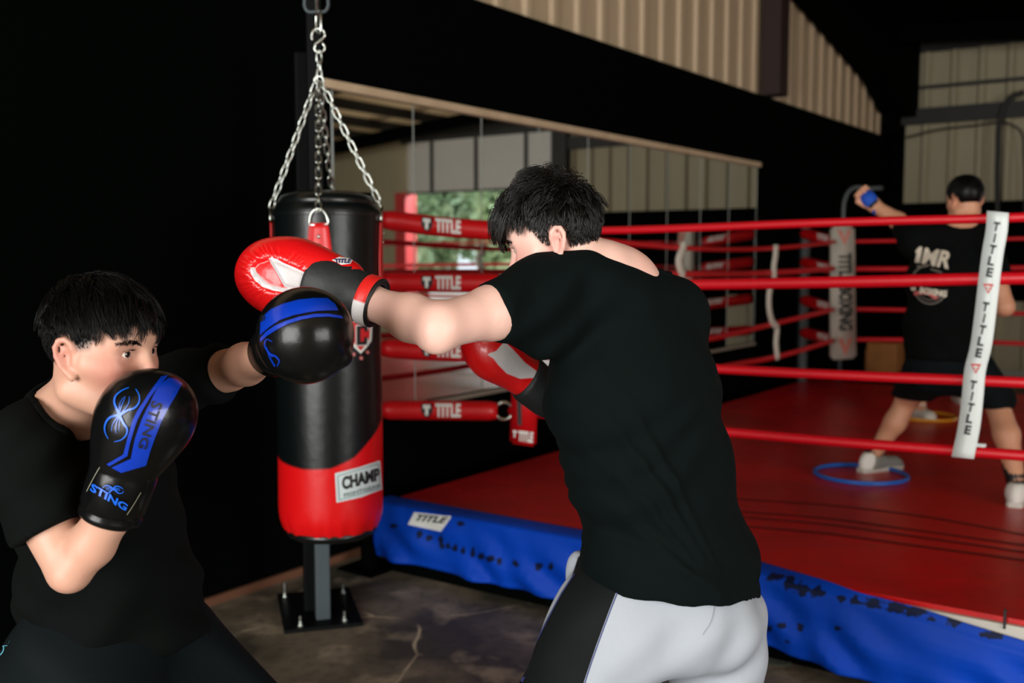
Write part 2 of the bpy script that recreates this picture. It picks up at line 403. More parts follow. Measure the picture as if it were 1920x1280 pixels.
# steel column against the siding, dark slab added as a diagonal shadow, corner column
slab(5.66, 5.86, -.01, .16, 2.88, 4.2).struct('trim_1', m_steel_dark)
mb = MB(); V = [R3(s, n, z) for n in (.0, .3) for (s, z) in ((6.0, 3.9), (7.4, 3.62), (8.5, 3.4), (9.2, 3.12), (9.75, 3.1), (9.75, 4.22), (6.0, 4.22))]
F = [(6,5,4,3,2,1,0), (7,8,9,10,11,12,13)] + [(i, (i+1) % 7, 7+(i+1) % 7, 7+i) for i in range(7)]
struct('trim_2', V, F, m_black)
slab(9.3, 9.76, .0, .13, 2.88, 4.0).struct('trim_3', m_black)
slab(SB-.12, SB-.03, .13, 4.7, 3.02, 3.2).struct('trim_4', m_girt)
slab(SB-.055, SB-.015, .13, 4.7, 3.43, 3.47).struct('trim_5', m_girt)
slab(4.72-.0, 4.72, 0, 0, 0, 0)
slab(SB-.15, SB+.12, 4.60, 4.86, 0, 3.6).struct('trim_7', m_girt)
slab(SB-.15, SB+.12, 7.72, 7.95, 0, 2.5).struct('trim_8', m_redpaint)
# the rolled-up overhead door seen in the mirrors
od = thing('overhead_door', R3(SB, 6.3, 2.5), 'white sectional overhead door rolled half up above the bright doorway', 'garage door')
for k in range(3):
    z0 = 2.5 + k*.27; mb = MB(); mb.box(R3(SB-.06, 6.29, z0+.13), (NN, ZZ, U), (1.43, .1355, .02), .002)
    mb.build('door_section', m_door, od)
for nn in (5.35, 6.3, 7.2):
    mb = MB(); mb.box(R3(SB-.09, nn, 2.9), (NN, ZZ, U), (.03, .4, .012)); mb.build('door_stile', m_girt, od)
mb = MB(); slab(SB-.1, SB-.03, 4.86, 7.72, 2.47, 2.5, mb); mb.build('bottom_seal', m_girt, od)
# outside: ground and trees
m_ground = mk('outdoor_gravel', sg(205, 195, 178), .9, noise=[(4, .5, sg(160, 150, 130), .4, .6)])
struct('ground_outside', [R3(SB+.12, -12, -.02), R3(SB+30, -12, -.02), R3(SB+30, 40, -.02), R3(SB+.12, 40, -.02)], [(0,1,2,3)], m_ground)
m_leaf = mk('green_leaves', sg(150, 175, 135), .6, noise=[(2, .6, sg(205, 220, 185), .45, .6)])
m_bark = mk('tree_bark', sg(90, 75, 60), .8)
def tree(c, h, rad, seed, label):
    r = np.random.default_rng(seed); t = thing('tree', c, label, 'tree', None)
    MB().tube([c, c + ZZ*h*.3 + np.array([.1, 0, 0]), c + ZZ*h*.75], [.16, .12, .04], 8).build('trunk', m_bark, t, smooth=True)
    n = 3800; d = r.normal(size=(n, 3)); d /= np.linalg.norm(d, axis=1, keepdims=True)
    P = c + ZZ*h*.58 + d * (r.random((n, 1))**.4) * np.array([rad, rad, h*.42]); a = r.normal(size=(n, 3)); b = r.normal(size=(n, 3))
    a /= np.linalg.norm(a, axis=1, keepdims=True); b -= a*(a*b).sum(1, keepdims=True); b /= np.linalg.norm(b, axis=1, keepdims=True); s_ = .09 + .1*r.random((n, 1))
    V = np.stack([P-a*s_*1.4, P+b*s_*.6, P+a*s_*1.4, P-b*s_*.6], 1).reshape(-1, 3); F = np.arange(4*n).reshape(n, 4)
    obj('foliage', V, F, m_leaf, t, smooth=False)
for i, (s_, n_, h, rad, lb) in enumerate([(4.2, 8.4, 3.9, 1.0, 'nearest leafy tree outside, in the middle of the doorway reflected in the mirrors'), (6.0, 12.6, 5.0, 1.5, 'tall leafy tree outside, beside the red door frame in the mirror'), (8.5, 10.4, 5, 1.5, 'leafy tree outside, towards the right edge of the reflected doorway'), (13, 15.6, 7, 2.6, 'farthest tree outside, behind the others in the reflected doorway')]):
    tree(R3(SB+s_, n_, 0), h, rad, 40+i, lb)
# ------------------------------------------------------------------ mirrors and their rail
edges = [.43, 1.0, 1.577, 2.15, 2.72, 3.28, 3.85, 4.42, 4.97, 5.56]
m_edge = mk('mirror_edge', sg(150, 155, 150), .3)
lbl = ['leftmost tall wall mirror, just right of the heavy bag chains', 'second tall mirror from the left under the wooden rail', 'third mirror from the left, showing the white overhead door', 'fourth mirror from the left, behind the fringe of the tall boxer', 'fifth mirror from the left, directly behind the head of the tall boxer', 'fourth mirror from the right end of the wooden rail', 'third mirror from the right end of the wooden rail', 'second mirror from the right end of the wooden rail', 'rightmost wall mirror, ending at the black wall']
for i in range(9):
    t = thing('wall_mirror', R3((edges[i]+edges[i+1])/2, .0, .72), lbl[i], 'mirror', 'mirror panels along the black wall')
    w = (edges[i+1]-edges[i])/2 - .0015
    mb = MB(); mb.box(R3((edges[i]+edges[i+1])/2, .006, 1.48), (U, ZZ, NN), (w, .765, .004)); mb.build('glass', m_mirror, t)
    mb = MB()
    for sgn in (-1, 1): mb.box(R3((edges[i]+edges[i+1])/2+sgn*w, .006, 1.48), (U, ZZ, NN), (.0014, .765, .0055))
    mb.build('edge_strip', m_edge, t)
mb = MB(); mb.box(R3(2.93, .02, 2.268), (U, ZZ, NN), (2.66, .020, .018), .004)
tag(mb.build('wooden_rail', m_wood, loc=R3(2.93, 0, 2.262)), 'long pale wooden rail running along the top of the mirrors', 'rail')
mb = MB(); mb.box(R3(3.0, .012, .695), (U, ZZ, NN), (2.58, .012, .01), .003)
tag(mb.build('mirror_channel', mk('alu_channel', sg(150, 140, 125), .45), loc=R3(3, 0, .695)), 'thin pale strip along the bottom edge of the mirrors', 'trim strip')
# cables on the back wall
def bw(px, py, off=.1): return onplane(px, py, R3(SB-off, 0, 0), U)
tag(MB().tube(smoothline([bw(1699, 258), bw(1760, 243), bw(1830, 235), bw(1890, 231), bw(1913, 245), bw(1919, 290), bw(1920, 420)], 30), .012, 6).build('conduit', m_girt, smooth=True), 'thin curved conduit arching over the tan siding of the far wall', 'conduit')
tag(MB().tube(smoothline([bw(1920, 172, .16), bw(1890, 186, .16), bw(1876, 220, .16), bw(1871, 290, .16), bw(1870, 430, .16)], 30), .03, 8).build('hose', m_girt, smooth=True), 'thick dark hose hanging down in front of the far wall siding', 'hose')
# wooden box behind the ring
bx = thing('wooden_box', R3(8.38, .38, 0), 'orange-brown wooden box behind the white corner pad at the far wall', 'box')
m_ply = mk('orange_plywood', sg(178, 112, 52), .6, noise=[(5, .5, sg(140, 84, 36), .4, .7)])
mb = MB(); mb.box(onplane(1660, 668, R3(SB-1.4, 0, 0), U), (NN, ZZ, U), (.16, .16, .16), .01); mb.build('box_body', m_ply, bx)
pz = onplane(1660, 668, R3(SB-1.4, 0, 0), U)
mb = MB(); mb.box(np.array([pz[0], pz[1], (pz[2]-.16)/2]), (NN, ZZ, U), (.165, (pz[2]-.16)/2, .165), .01); mb.build('box_base', m_black, bx)
bt = MB(); bt.box(onplane(1628, 675, R3(SB-1.4, 0, 0), U), (NN, ZZ, U), (.03, .12, .03), .005); bt.build('side_board', m_ply, bx)
# rust strip at the foot of the black wall
mb = MB(); slab(-.9, .9, .0, .02, .0, .035, mb); mb.struct('baseboard_left', mk('rusty_angle', sg(104, 66, 44), .7))
# ------------------------------------------------------------------ heavy bag
m_leath = mk('black_vinyl', (.003, .0044, .0044), .33, bump=[(25, .12), (3, .25, (1, 1, .25))], coat=.2)
m_bagv = mk('bag_vinyl', (.0020, .0036, .0036), .34, spec=.35, attrs=[('red', sg(214, 14, 18), .004)], bump=[(25, .1), (3.5, .45, (1, 1, .22))], coat=.05)
m_red = mk('red_vinyl', sg(205, 18, 22), .4, bump=[(40, .08)])
m_chrome = mk('zinc_chain', sg(200, 205, 198), .22, 1.0)
m_white = mk('white_print', sg(225, 226, 220), .5)
m_ink = mk('black_print', sg(14, 16, 16), .5)
m_redink = mk('red_print', sg(200, 24, 34), .5)
BT = at(612, 384, 3.62); BB = at(622, 985, 3.62); BZ = nz(BT - BB); BL = np.linalg.norm(BT - BB); BR = .187
bfwd = nz(np.array([CAM[0]-BT[0], CAM[1]-BT[1], 0])); bfwd = nz(bfwd - BZ*(bfwd @ BZ)); brt = nz(np.cross(BZ, bfwd))   # brt points to camera right
if brt[0] < 0: brt = -brt
bag = thing('heavy_bag', BB - BZ*.03, 'black heavy punching bag with red bottom, hanging from four chains', 'punching bag')
n = 96; rows = 120; V = []; red = []
zlev = np.concatenate([np.linspace(0, .05, 14), np.linspace(.055, BL-.035, rows-34), np.linspace(BL-.03, BL, 20)])
ang_s = np.radians([-180, -100, -68, -30, 0, 25, 45, 72, 110, 150, 180])
def yb(th): return np.interp(th, np.radians([-180, -120, -70, -30, 0, 25, 45, 72, 100, 140, 180]), [810, 838, 850, 858, 856, 840, 815, 785, 768, 775, 810])
for j, z in enumerate(zlev):
    for k in range(n):
        th = -math.pi + 2*math.pi*k/n
        r = BR*(1 - .10*max(0, 1-z/.07)**2)
        pk = .5+.5*math.sin(th*19+math.sin(th*5)*2); r *= 1 - .035*pk*max(0, 1-z/.09)
        r *= 1 + .006*math.sin(th*3+z*9) * (1 if z < BL-.1 else .4)
        if z > BL-.03: r -= .012*((z-BL+.03)/.03)**2
        p = BB + BZ*z + r*(brt*math.sin(th) + bfwd*math.cos(th)); V.append(p)
        ybv = yb(th); zb = (985-ybv)/(985-384)*BL
        red.append(z - zb)
m = len(zlev); F = [(i*n+k, i*n+(k+1) % n, (i+1)*n+(k+1) % n, (i+1)*n+k) for i in range(m-1) for k in range(n)]
shell = obj('bag_shell', V, F, m_bagv, bag, attrs={'red': red})
mb = MB(); mb.lathe(BB, [(BR*.9, .004), (BR*.86, -.018), (BR*.75, -.03), (.02, -.034)], (brt, bfwd, BZ), 48); mb.build('bottom_cap', m_leath, bag, smooth=True)
mb = MB(); mb.lathe(BB + BZ*BL, [(BR-.012, -.002), (BR-.03, .03), (BR*.6, .045), (.02, .052)], (brt, bfwd, BZ), 48); mb.build('top_cap', m_leath, bag, smooth=True)
mb = MB(); mb.lathe(BB + BZ*(BL-.035), [(BR+.003, -.006), (BR+.005, 0), (BR+.003, .006)], (brt, bfwd, BZ), 48, caps=False); mb.build('top_seam', m_leath, bag, smooth=True)
HUB = BB + BZ*(BL) + np.array([0, 0, 0]); HUB = at(598, 158, 3.62)
def link(c, axis, side, L, w, r):
    P = []
    for i in range(20):
        t = 2*math.pi*i/20; x = math.cos(t); y = math.sin(t)
        P.append(c + axis*((L-w)/2*np.sign(x)*(1 if abs(x) > .05 else 0) + w/2*x) + side*w/2*y)
    return P
def chain(a, b, pitch=.031, L=.043, w=.019, r=.0032, tw=0.):
    mb = MB(); d = b - a; D = np.linalg.norm(d); ax = d/D; k = max(1, round(D/pitch)); s1 = nz(np.cross(ax, bfwd)); s2 = nz(np.cross(ax, s1))
    for i in range(k):
        c = a + d*(i+.5)/k; t = tw + (math.pi/2)*(i % 2); mb.tube(link(c, ax, s1*math.cos(t)+s2*math.sin(t), L, w, r), r, 6, closed=True)
    return mb
ROLE = [('front', 605, 0), ('left', 0, 0), ('right', 0, 0), ('back', 0, 0)]
ths = [math.radians(a) for a in (-8, -98, 84, 172)]
for i, th in enumerate(ths):
    o_ = brt*math.sin(th) + bfwd*math.cos(th); tg = nz(np.cross(BZ, o_))
    top = BB + BZ*(BL-.05) + o_*(BR+.006); r0 = top + BZ*(.035 if i else -.0)
    # strap
    zt = BL-.07 if i == 0 else BL-.055
    def sp(x, z, off): return BB + BZ*z + (brt*math.sin(th+x/BR) + bfwd*math.cos(th+x/BR))*(BR+off)
    V = []; ny = 10
    for off in (.004, .010):
        for j in range(ny+1):
            z = zt - .22*j/ny; hw = .030 + .016*min(1, j/ny*1.6)
            for x in (-1, -.33, .33, 1): V.append(sp(x*hw, z, off))
    q = (ny+1)*4; F = []
    for j in range(ny):
        for k in range(3):
            a = j*4+k; F += [(q+a, q+a+1, q+a+5, q+a+4), (a+4, a+5, a+1, a)]
        for k in (0, 3): a = j*4+k; F.append((a, a+4, q+a+4, q+a) if k == 0 else (q+a, q+a+4, a+4, a))
    for j in (0, ny):
        for k in range(3): a = j*4+k; F.append((a, a+1, q+a+1, q+a))
    st = obj('strap', V, F, m_red, bag)
    for zz in (.045, .075):
        mb = MB(); mb.lathe(sp(0, zt-zz, .010), [(.007, 0), (.006, .003), (.002, .005)], (tg, BZ, o_), 12); mb.build('rivet', m_chrome, st, smooth=True)
    P = [sp(-.03, zt-.006, .008)] + [sp(-.03*math.cos(t), zt + .048*math.sin(t), .008) for t in np.linspace(.1, math.pi-.1, 14)] + [sp(.03, zt-.006, .008)]
    mb = MB(); mb.tube(P, .0042, 8, closed=True); mb.build('d_ring', m_chrome, bag, smooth=True)
    ch = chain(sp(0, zt+.045, .008), HUB + o_*.012 + BZ*(.0), tw=.6*i); ch.build('chain', m_chrome, bag, smooth=True)
def v(px, py): return at(px, py, 3.62)
mb = MB(); mb.tube(link(v(598, 150), RT, ZZ, .032, .026, .004), .0042, 8, closed=True); mb.build('gather_ring', m_chrome, bag, smooth=True)
chain(v(599, 150), v(598, 98), tw=.4).build('swivel_chain', m_chrome, bag, smooth=True)
S = smoothline([v(585, 76), v(585, 62), v(594, 54), v(606, 57), v(609, 66), v(601, 76), v(591, 84), v(590, 93), v(598, 99), v(606, 96), v(609, 88), v(604, 80)], 40)
mb = MB(); mb.tube(S, .0045, 8); mb.build('s_hook', m_chrome, bag, smooth=True)
mb = MB(); mb.tube(link(v(597, 42), ZZ, nz(RT+bfwd), .075, .026, .004), .0045, 8, closed=True); mb.build('carabiner', m_chrome, bag, smooth=True)
# marks on the bag
bb = bvh_of(shell)
m_patch = mk('silver_patch', sg(205, 218, 220), .45)
pc = [(628, 887), (672, 876), (712, 863), (716, 917), (676, 932), (631, 942)]
lab = lay('label_patch', [tri2d(pc, 5)], bb, m_patch, bag, .002)
lay('lettering', [textpx('CHAMP', [(640, 894), (711, 876), (712, 900), (642, 919)], 4, .05)], bb, m_ink, lab, .0032)
lay('small_lettering', [textpx('FIGHTGEAR', [(644, 925), (713, 906), (713, 913), (645, 932)], 4, .03)], bb, mk('grey_print', sg(110, 125, 125), .5), lab, .0032)
br_ = [((633, 892), (709, 869)), ((709, 869), (712, 915)), ((712, 915), (636, 937)), ((636, 937), (633, 892))]
lay('label_border', [strokepx([a, b], 1.4, n=16) for a, b in br_], bb, mk('teal_print', sg(90, 130, 130), .5), lab, .003)
sh = [(651, 597), (655, 640), (664, 651), (676, 663), (688, 650), (696, 638), (698, 600), (686, 597), (676, 604), (664, 597)]
shi = [(655, 601), (659, 638), (667, 648), (676, 657), (685, 646), (692, 636), (694, 604), (686, 602), (676, 608), (664, 602)]
em = lay('emblem', [tri2d(sh, 4)], bb, m_white, bag, .002)
lay('emblem_field', [tri2d(shi, 4)], bb, m_redink, em, .003)
Cw = [(668, 611), (688, 609), (689, 621), (683, 621), (682, 615), (675, 616), (675, 640), (682, 640), (682, 632), (688, 632), (687, 646), (668, 647)]
lay('emblem_letter_outline', [tri2d([(x+(1.6 if x > 678 else -1.6), y+(1.6 if y > 628 else -1.6)) for x, y in Cw], 4)], bb, m_white, em, .004)
lay('emblem_letter', [tri2d(Cw, 4)], bb, m_ink, em, .005)
def star(cx, cy, r): return [(cx + (r if i % 2 == 0 else r*.42)*math.sin(i*math.pi/5), cy - (r if i % 2 == 0 else r*.42)*math.cos(i*math.pi/5)) for i in range(10)]
lay('star_marks', [tri2d(star(*s_), 3) for s_ in ((663, 664, 5), (677, 671, 5), (689, 660, 4.5))], bb, mk('pink_print', sg(214, 120, 120), .5), em, .002)
# ------------------------------------------------------------------ stand of the bag
m_stand = mk('grey_painted_steel', sg(62, 72, 76), .45, noise=[(8, .3, sg(44, 50, 54), .4, .7)])
m_standd = mk('black_and_shaded_steel', (.0022, .003, .003), .6, spec=.1)
PB = at(600, 1150, 4.06); PB[2] = 0
sx = nz(np.array([.97, .12, 0])); sx = nz(at(675, 1165, 3.95)*np.array([1,1,0]) - at(540, 1190, 3.87)*np.array([1,1,0])); sy = np.array([-sx[1], sx[0], 0])
stand = thing('bag_stand', PB, 'dark steel bag stand on a bolted base plate below the heavy bag', 'bag stand')
mb = MB(); mb.box(PB + sy*.06 + ZZ*.008 , (sx, sy, ZZ), (.155, .225, .008), .002); mb.build('base_plate', m_standd, stand)
# front edge strip & post
pf = PB + sx*.005 - sy*.10
ptop = 2.56
mb = MB(); mb.box(np.array([pf[0], pf[1], .016+(ptop-.016)/2]) + sy*.035, (sx, sy, ZZ), (.027, .027, (ptop-.016)/2), .004); mb.build('shaded_post', m_standd, stand)  # upper length of the same post, its shade put into the black colour
mb = MB(); mb.box(np.array([pf[0], pf[1], .016+.45]) + sy*.035, (sx, sy, ZZ), (.0285, .0285, .45), .004); mb.build('post', m_stand, stand)
mb = MB(); q = pf + sy*.15 - sx*.035; mb.box(np.array([q[0], q[1], .016+(ptop-.3)/2]), (sx, sy, ZZ), (.03, .03, (ptop-.3)/2), .004); mb.build('rear_post', m_standd, stand)
a0 = np.array([pf[0], pf[1], ptop]) + sy*.1; a1 = at(594, 0, 3.62); a1 = np.array([a1[0], a1[1], ptop]); d_ = nz((a1 - a0)*np.array([1, 1, 0]))
mb = MB(); mb.box((a0 + a1)/2 + ZZ*.035 + d_*.06, (d_, np.cross(ZZ, d_), ZZ), (np.linalg.norm(a1-a0)/2 + .1, .035, .035), .004); mb.build('top_arm', m_stand, stand)
hb = thing('bracket', a1, 'x', 'y'); bpy.data.objects.remove(hb)
k0 = at(571, -20, 3.62); k1 = at(571, 14, 3.62)
mb = MB(); mb.tube(smoothline([at(571, -110, 3.62), at(571, 0, 3.62), at(571, 12, 3.62), at(576, 21, 3.62), at(593, 22, 3.62), at(610, 21, 3.62), at(615, 12, 3.62), at(615, 0, 3.62), at(615, -110, 3.62)], 60), .006, 8); mb.build('hanger_bracket', m_stand, stand, smooth=True)
mb = MB(); mb.tube([at(593, 30, 3.62), at(593, -110, 3.62)], .006, 8); mb.build('hanger_rod', m_chrome, stand, smooth=True)
for (dx, dy, hgt) in ((-.125, .24, .062), (-.09, -.125, .038), (.085, -.12, .038), (.12, .22, .04)):
    c = PB + sx*dx + sy*dy; mb = MB()
    mb.lathe(c + ZZ*.016, [(.017, 0), (.017, .003), (.011, .003), (.011, .013), (.006, .013), (.006, hgt)], (sx, sy, ZZ), 12); mb.build('anchor_bolt', m_chrome, stand, smooth=False)
# ------------------------------------------------------------------ boxing ring
MZ = .33
V2 = np.array([math.cos(math.radians(-34.5)), math.sin(math.radians(-34.5)), 0]); U2 = U
RC = [np.array([.025, 4.75, 0])]; LR = 4.9
RC.append(RC[0] + U2*LR); RC.append(RC[0] + V2*LR); RC.append(RC[0] + U2*LR + V2*LR)
C1 = np.array([-.616, 4.65, 0]); LM = 5.8
ring = thing('boxing_ring', (C1 + (U2+V2)*LM/2), 'low boxing ring with red ropes, red canvas and blue vinyl apron', 'boxing ring')
m_mat = mk('red_ring_canvas', sg(206, 6, 12), .36, noise=[(2.2, .5, sg(140, 5, 9), .42, .62, (1, 1, 1)), (9, .35, sg(150, 40, 26), .52, .75, (.25, 1.6, 1), (0, 0, math.radians(35)))], bump=[(2.2, .25, (.3, 2, 1), (0, 0, math.radians(35))), (120, .08)])
m_line = mk('dark_seam_tape', sg(70, 10, 8), .5)
m_blue = mk('blue_vinyl', sg(0, 62, 178), .55, noise=[(2.5, .35, sg(2, 48, 132), .4, .65)], attrs=[('stain', sg(12, 22, 52), .02)], bump=[(4, .4, (1, 1, .5)), (14, .15)], spec=.14)
def mat_box(z0, z1, g, nm, mt):
    P = [C1 + (U2+V2)*(-g), C1 + U2*(LM+g) - V2*g, C1 + (U2+V2)*(LM+g), C1 + V2*(LM+g) - U2*g]
    V = [p + ZZ*z for z in (z0, z1) for p in P]
    return obj(nm, V, [(3,2,1,0),(4,5,6,7),(0,1,5,4),(1,2,6,5),(2,3,7,6),(3,0,4,7)], mt, ring, smooth=False)
mat_box(.0, MZ-.035, -.04, 'platform', m_black); canv = mat_box(MZ-.035, MZ, 0, 'canvas', m_mat)
def onmat(px, py): return onplane(px, py, (0, 0, MZ+.002), ZZ)
for ys in ((935, 957, 1009), (958, 985, 1027), (968, 997, 1040), (985, 1014, 1055)):
    P = smoothline([onmat(1380, ys[0]), onmat(1560, (ys[0]+ys[1])/2+1), onmat(1700, ys[1]+6), onmat(1960, ys[2])], 24); T = nz(P[-1]-P[0]); S_ = np.array([-T[1], T[0], 0])*.012
    obj('seam_line', np.vstack([P+S_, P-S_]), [(24+i, 24+i+1, i+1, i) for i in range(23)], m_line, ring, smooth=False)
# apron: draped vinyl along the front edge
NA = 150; MA = 14; V = []; stain = []; FA = nz(-U2 + 0*V2); FA = np.array([V2[1], -V2[0], 0]); FA = FA if FA @ (C1*-1) > 0 else -FA
rs = np.random.default_rng(5)
tt = np.linspace(-.02, 5.2, NA); drop = lambda t: np.interp(t, [0, 2.1, 2.4, 2.55, 2.8, 5.2], [0, 0, .022, .045, .075, .12])
sag = lambda t: np.interp(t, [0, .6, 1.2, 1.8, 2.1, 2.35, 2.7, 3.2, 5.2], [0, .005, .01, .012, .03, .055, .12, .16, .2])
botz = lambda t: np.interp(t, [0, .25, .9, 1.4, 1.9, 2.4, 5.2], [.075, .075, .068, .066, .07, .02, 0.0])
fold = lambda t, w: .010*math.sin(t*13+w*5+math.sin(t*4)*2)*w + .012*math.sin(t*31-w*9+math.sin(t*9))*w**1.5 + .012*math.sin((t*2.2-w*1.9)*7)*w
for i, t in enumerate(tt):
    for j in range(MA):
        w = j/(MA-1)
        if w < .22:   # lip lying on the canvas edge
            a = w/.22; q_ = np.clip((t-1.8)/.4, 0, 1); inn = .085*(1-a)*(1-q_); z = MZ + .012 - .004*a - drop(t) - .03*a*q_; o_ = -inn + .012*a + .034*q_
        else:
            a = (w-.22)/.78; zt = MZ + .005 - drop(t) - .03*np.clip((t-1.8)/.4, 0, 1); z = zt + (botz(t) - zt)*a; o_ = .02 + fold(t, .25+.75*a)*(.35+.65*min(1, a*3)) + .03*a*(1-a) + .030*np.clip((t-1.8)/.4, 0, 1)
        V.append(C1 + V2*t + FA*o_ + ZZ*z); 
V = np.array(V); x, y = topx(V)
blobs = [(740, 985, 9, 4), (787, 1001, 6, 8), (806, 1009, 8, 5), (828, 1016, 5, 14), (842, 1023, 5, 6), (855, 1027, 5, 7), (869, 1031, 4, 8), (887, 1036, 4, 12), (903, 1042, 7, 7), (920, 1047, 9, 7), (937, 1052, 4, 9), (967, 1055, 6, 7), (1010, 1061, 9, 7), (1034, 1061, 5, 8), (700, 955, 8, 5), (865, 982, 8, 5),
         (1452, 1082, 16, 6), (1481, 1093, 12, 14), (1505, 1105, 12, 12), (1533, 1110, 14, 10), (1577, 1122, 8, 8), (1604, 1126, 9, 9), (1637, 1131, 16, 10), (1680, 1138, 20, 10), (1715, 1146, 24, 9), (1748, 1160, 8, 5), (1443, 1177, 6, 6), (1466, 1172, 10, 6), (1500, 1175, 7, 8), (1572, 1178, 8, 5), (1478, 1202, 5, 4), (1790, 1165, 14, 9), (1860, 1190, 24, 8)]
stain = np.full(len(V), 1.); 
for (bx_, by_, rx, ry) in blobs: stain = np.minimum(stain, np.hypot((x-bx_)/rx, (y-by_)/ry) - 1)
F = [(i*MA+j, (i+1)*MA+j, (i+1)*MA+j+1, i*MA+j+1) for i in range(NA-1) for j in range(MA-1)]
apr = None
def dense(V, F, NA, MA, k=3):   # resample the sheet finer
    G = V.reshape(NA, MA, -1); a = np.linspace(0, NA-1, (NA-1)*k+1); b = np.linspace(0, MA-1, (MA-1)*k+1)
    i0 = np.clip(a.astype(int), 0, NA-2); j0 = np.clip(b.astype(int), 0, MA-2); fa = (a-i0)[:, None, None]; fb = (b-j0)[None, :, None]
    Q = (G[i0][:, j0]*(1-fa)*(1-fb) + G[i0+1][:, j0]*fa*(1-fb) + G[i0][:, j0+1]*(1-fa)*fb + G[i0+1][:, j0+1]*fa*fb); A, B = len(a), len(b)
    return Q.reshape(A*B, -1), [(i*B+j, (i+1)*B+j, (i+1)*B+j+1, i*B+j+1) for i in range(A-1) for j in range(B-1)]
Vd, Fd = dense(V, F, NA, MA); x, y = topx(Vd); stain = np.full(len(Vd), 1.)
wob = .25*np.sin(x*.31+y*.2)+.2*np.sin(y*.47-x*.12)
for (bx_, by_, rx, ry) in blobs: stain = np.minimum(stain, np.hypot((x-bx_)/rx, (y-by_)/ry) - 1 + wob)
apr = obj('apron', Vd, Fd, m_blue, ring, attrs={'stain': stain*.15})
sol = apr.modifiers.new('thick', 'SOLIDIFY'); sol.thickness = .003; sol.offset = -1
ab = bvh_of(apr)
lb = lay('apron_label', [tri2d([(765, 983), (777, 960), (847, 968), (827, 996)], 5)], ab, m_white, apr, .003)
lay('label_lettering', [textpx('TITLE', [(785, 964), (842, 970), (832, 981), (775, 975)], 4, .04)], ab, m_ink, lb, .005)
P0 = C1 + V2*2.6 + FA*.014 + ZZ*(MZ-.052)
mb = MB(); mb.box(C1 + V2*3.4 + FA*.013 + ZZ*(MZ-.042), (V2, FA, ZZ), (1.2, .012, .026), .004); mb.build('edge_rail', mk('pale_edge_rail', sg(190, 186, 176), .5), ring)
mb = MB(); mb.box(onplane(1884, 1160, C1 + FA*.026, FA), (V2, FA, ZZ), (.004, .006, .032), .002); mb.build('rail_clip', m_ink, ring)
# ropes
def pnt(plane, px, py): return onplane(px, py, RC[0] if plane == 'F' or plane == 'L' else RC[1], {'F': FA, 'L': NN, 'B': FA}[plane])
m_rope = mk('red_rope_cover', sg(206, 6, 26), .42, bump=[(60, .06)])
HT = [1.278, 1.005, .69, .42]
fr = [[(945, 431), (1130, 432), (1300, 427), (1500, 419), (1700, 413), (1870, 409), (1990, 404)], [(945, 530), (1300, 533), (1500, 530), (1700, 526), (1920, 521)], [(945, 660), (1360, 692), (1600, 704), (1920, 717)], [(958, 771), (1040, 778), (1380, 811), (1600, 830), (1920, 854)]]
lf = [[(945, 434), (1000, 440), (1130, 451), (1233, 461), (1333, 467), (1433, 466), (1500, 461), (1565, 453)], [(945, 527), (1130, 517), (1283, 514), (1433, 512), (1517, 507), (1562, 503)], [(945, 660), (1130, 652), (1340, 633), (1433, 611), (1562, 580)], [(958, 770), (1150, 737), (1353, 688), (1450, 670), (1562, 638)]]
bk = [[(1575, 453), (1700, 451), (1820, 449), (1920, 447)], [(1575, 504), (1700, 504), (1920, 502)], [(1575, 579), (1700, 581), (1920, 588)], [(1575, 636), (1700, 637), (1920, 644)]]
rr = [.0165, .0225, .0195, .020]
for i in range(4):
    P = [pnt('F', *q) for q in fr[i]] + [RC[2] + ZZ*(MZ+HT[i])]; mb = MB(); mb.tube(smoothline(P, 60), rr[i], 12); mb.build('rope', m_rope, ring, smooth=True)
    P = [pnt('L', *q) for q in lf[i]]; mb = MB(); mb.tube(smoothline(P, 60), rr[i]*.95, 12); mb.build('rope', m_rope, ring, smooth=True)
    P = [pnt('B', *q) for q in bk[i]] + [RC[3] + ZZ*(MZ+HT[i])]; mb = MB(); mb.tube(smoothline(P, 40), rr[i]*.9, 10); mb.build('rope', m_rope, ring, smooth=True)
    mb = MB(); mb.tube([RC[2] + ZZ*(MZ+HT[i]), (RC[2]+RC[3])/2 + ZZ*(MZ+HT[i]-.02), RC[3] + ZZ*(MZ+HT[i])], rr[i]*.9, 10); mb.build('rope', m_rope, ring, smooth=True)
# posts
m_post = mk('grey_post', sg(70, 76, 76), .5)
PD = [-(U2+V2), U2-V2, V2-U2, U2+V2]
pp = []
for i in range(4):
    if i == 0: q = at(690, 700, 4.70)
    elif i == 1: q = at(1506, 600, 9.35)
    else: q = RC[i] + nz(PD[i])*.62
    q = np.array([q[0], q[1], 0]); pp.append(q)
    mb = MB(); mb.lathe(q, [(.045, .0), (.045, MZ+1.42), (.04, MZ+1.435)], (RT, np.array([0, 1., 0]), ZZ), 20); mb.box(q + ZZ*.006, (U2, NN, ZZ), (.11, .11, .006)); mb.build('corner_post', m_black if i == 0 else m_post, ring, smooth=False)
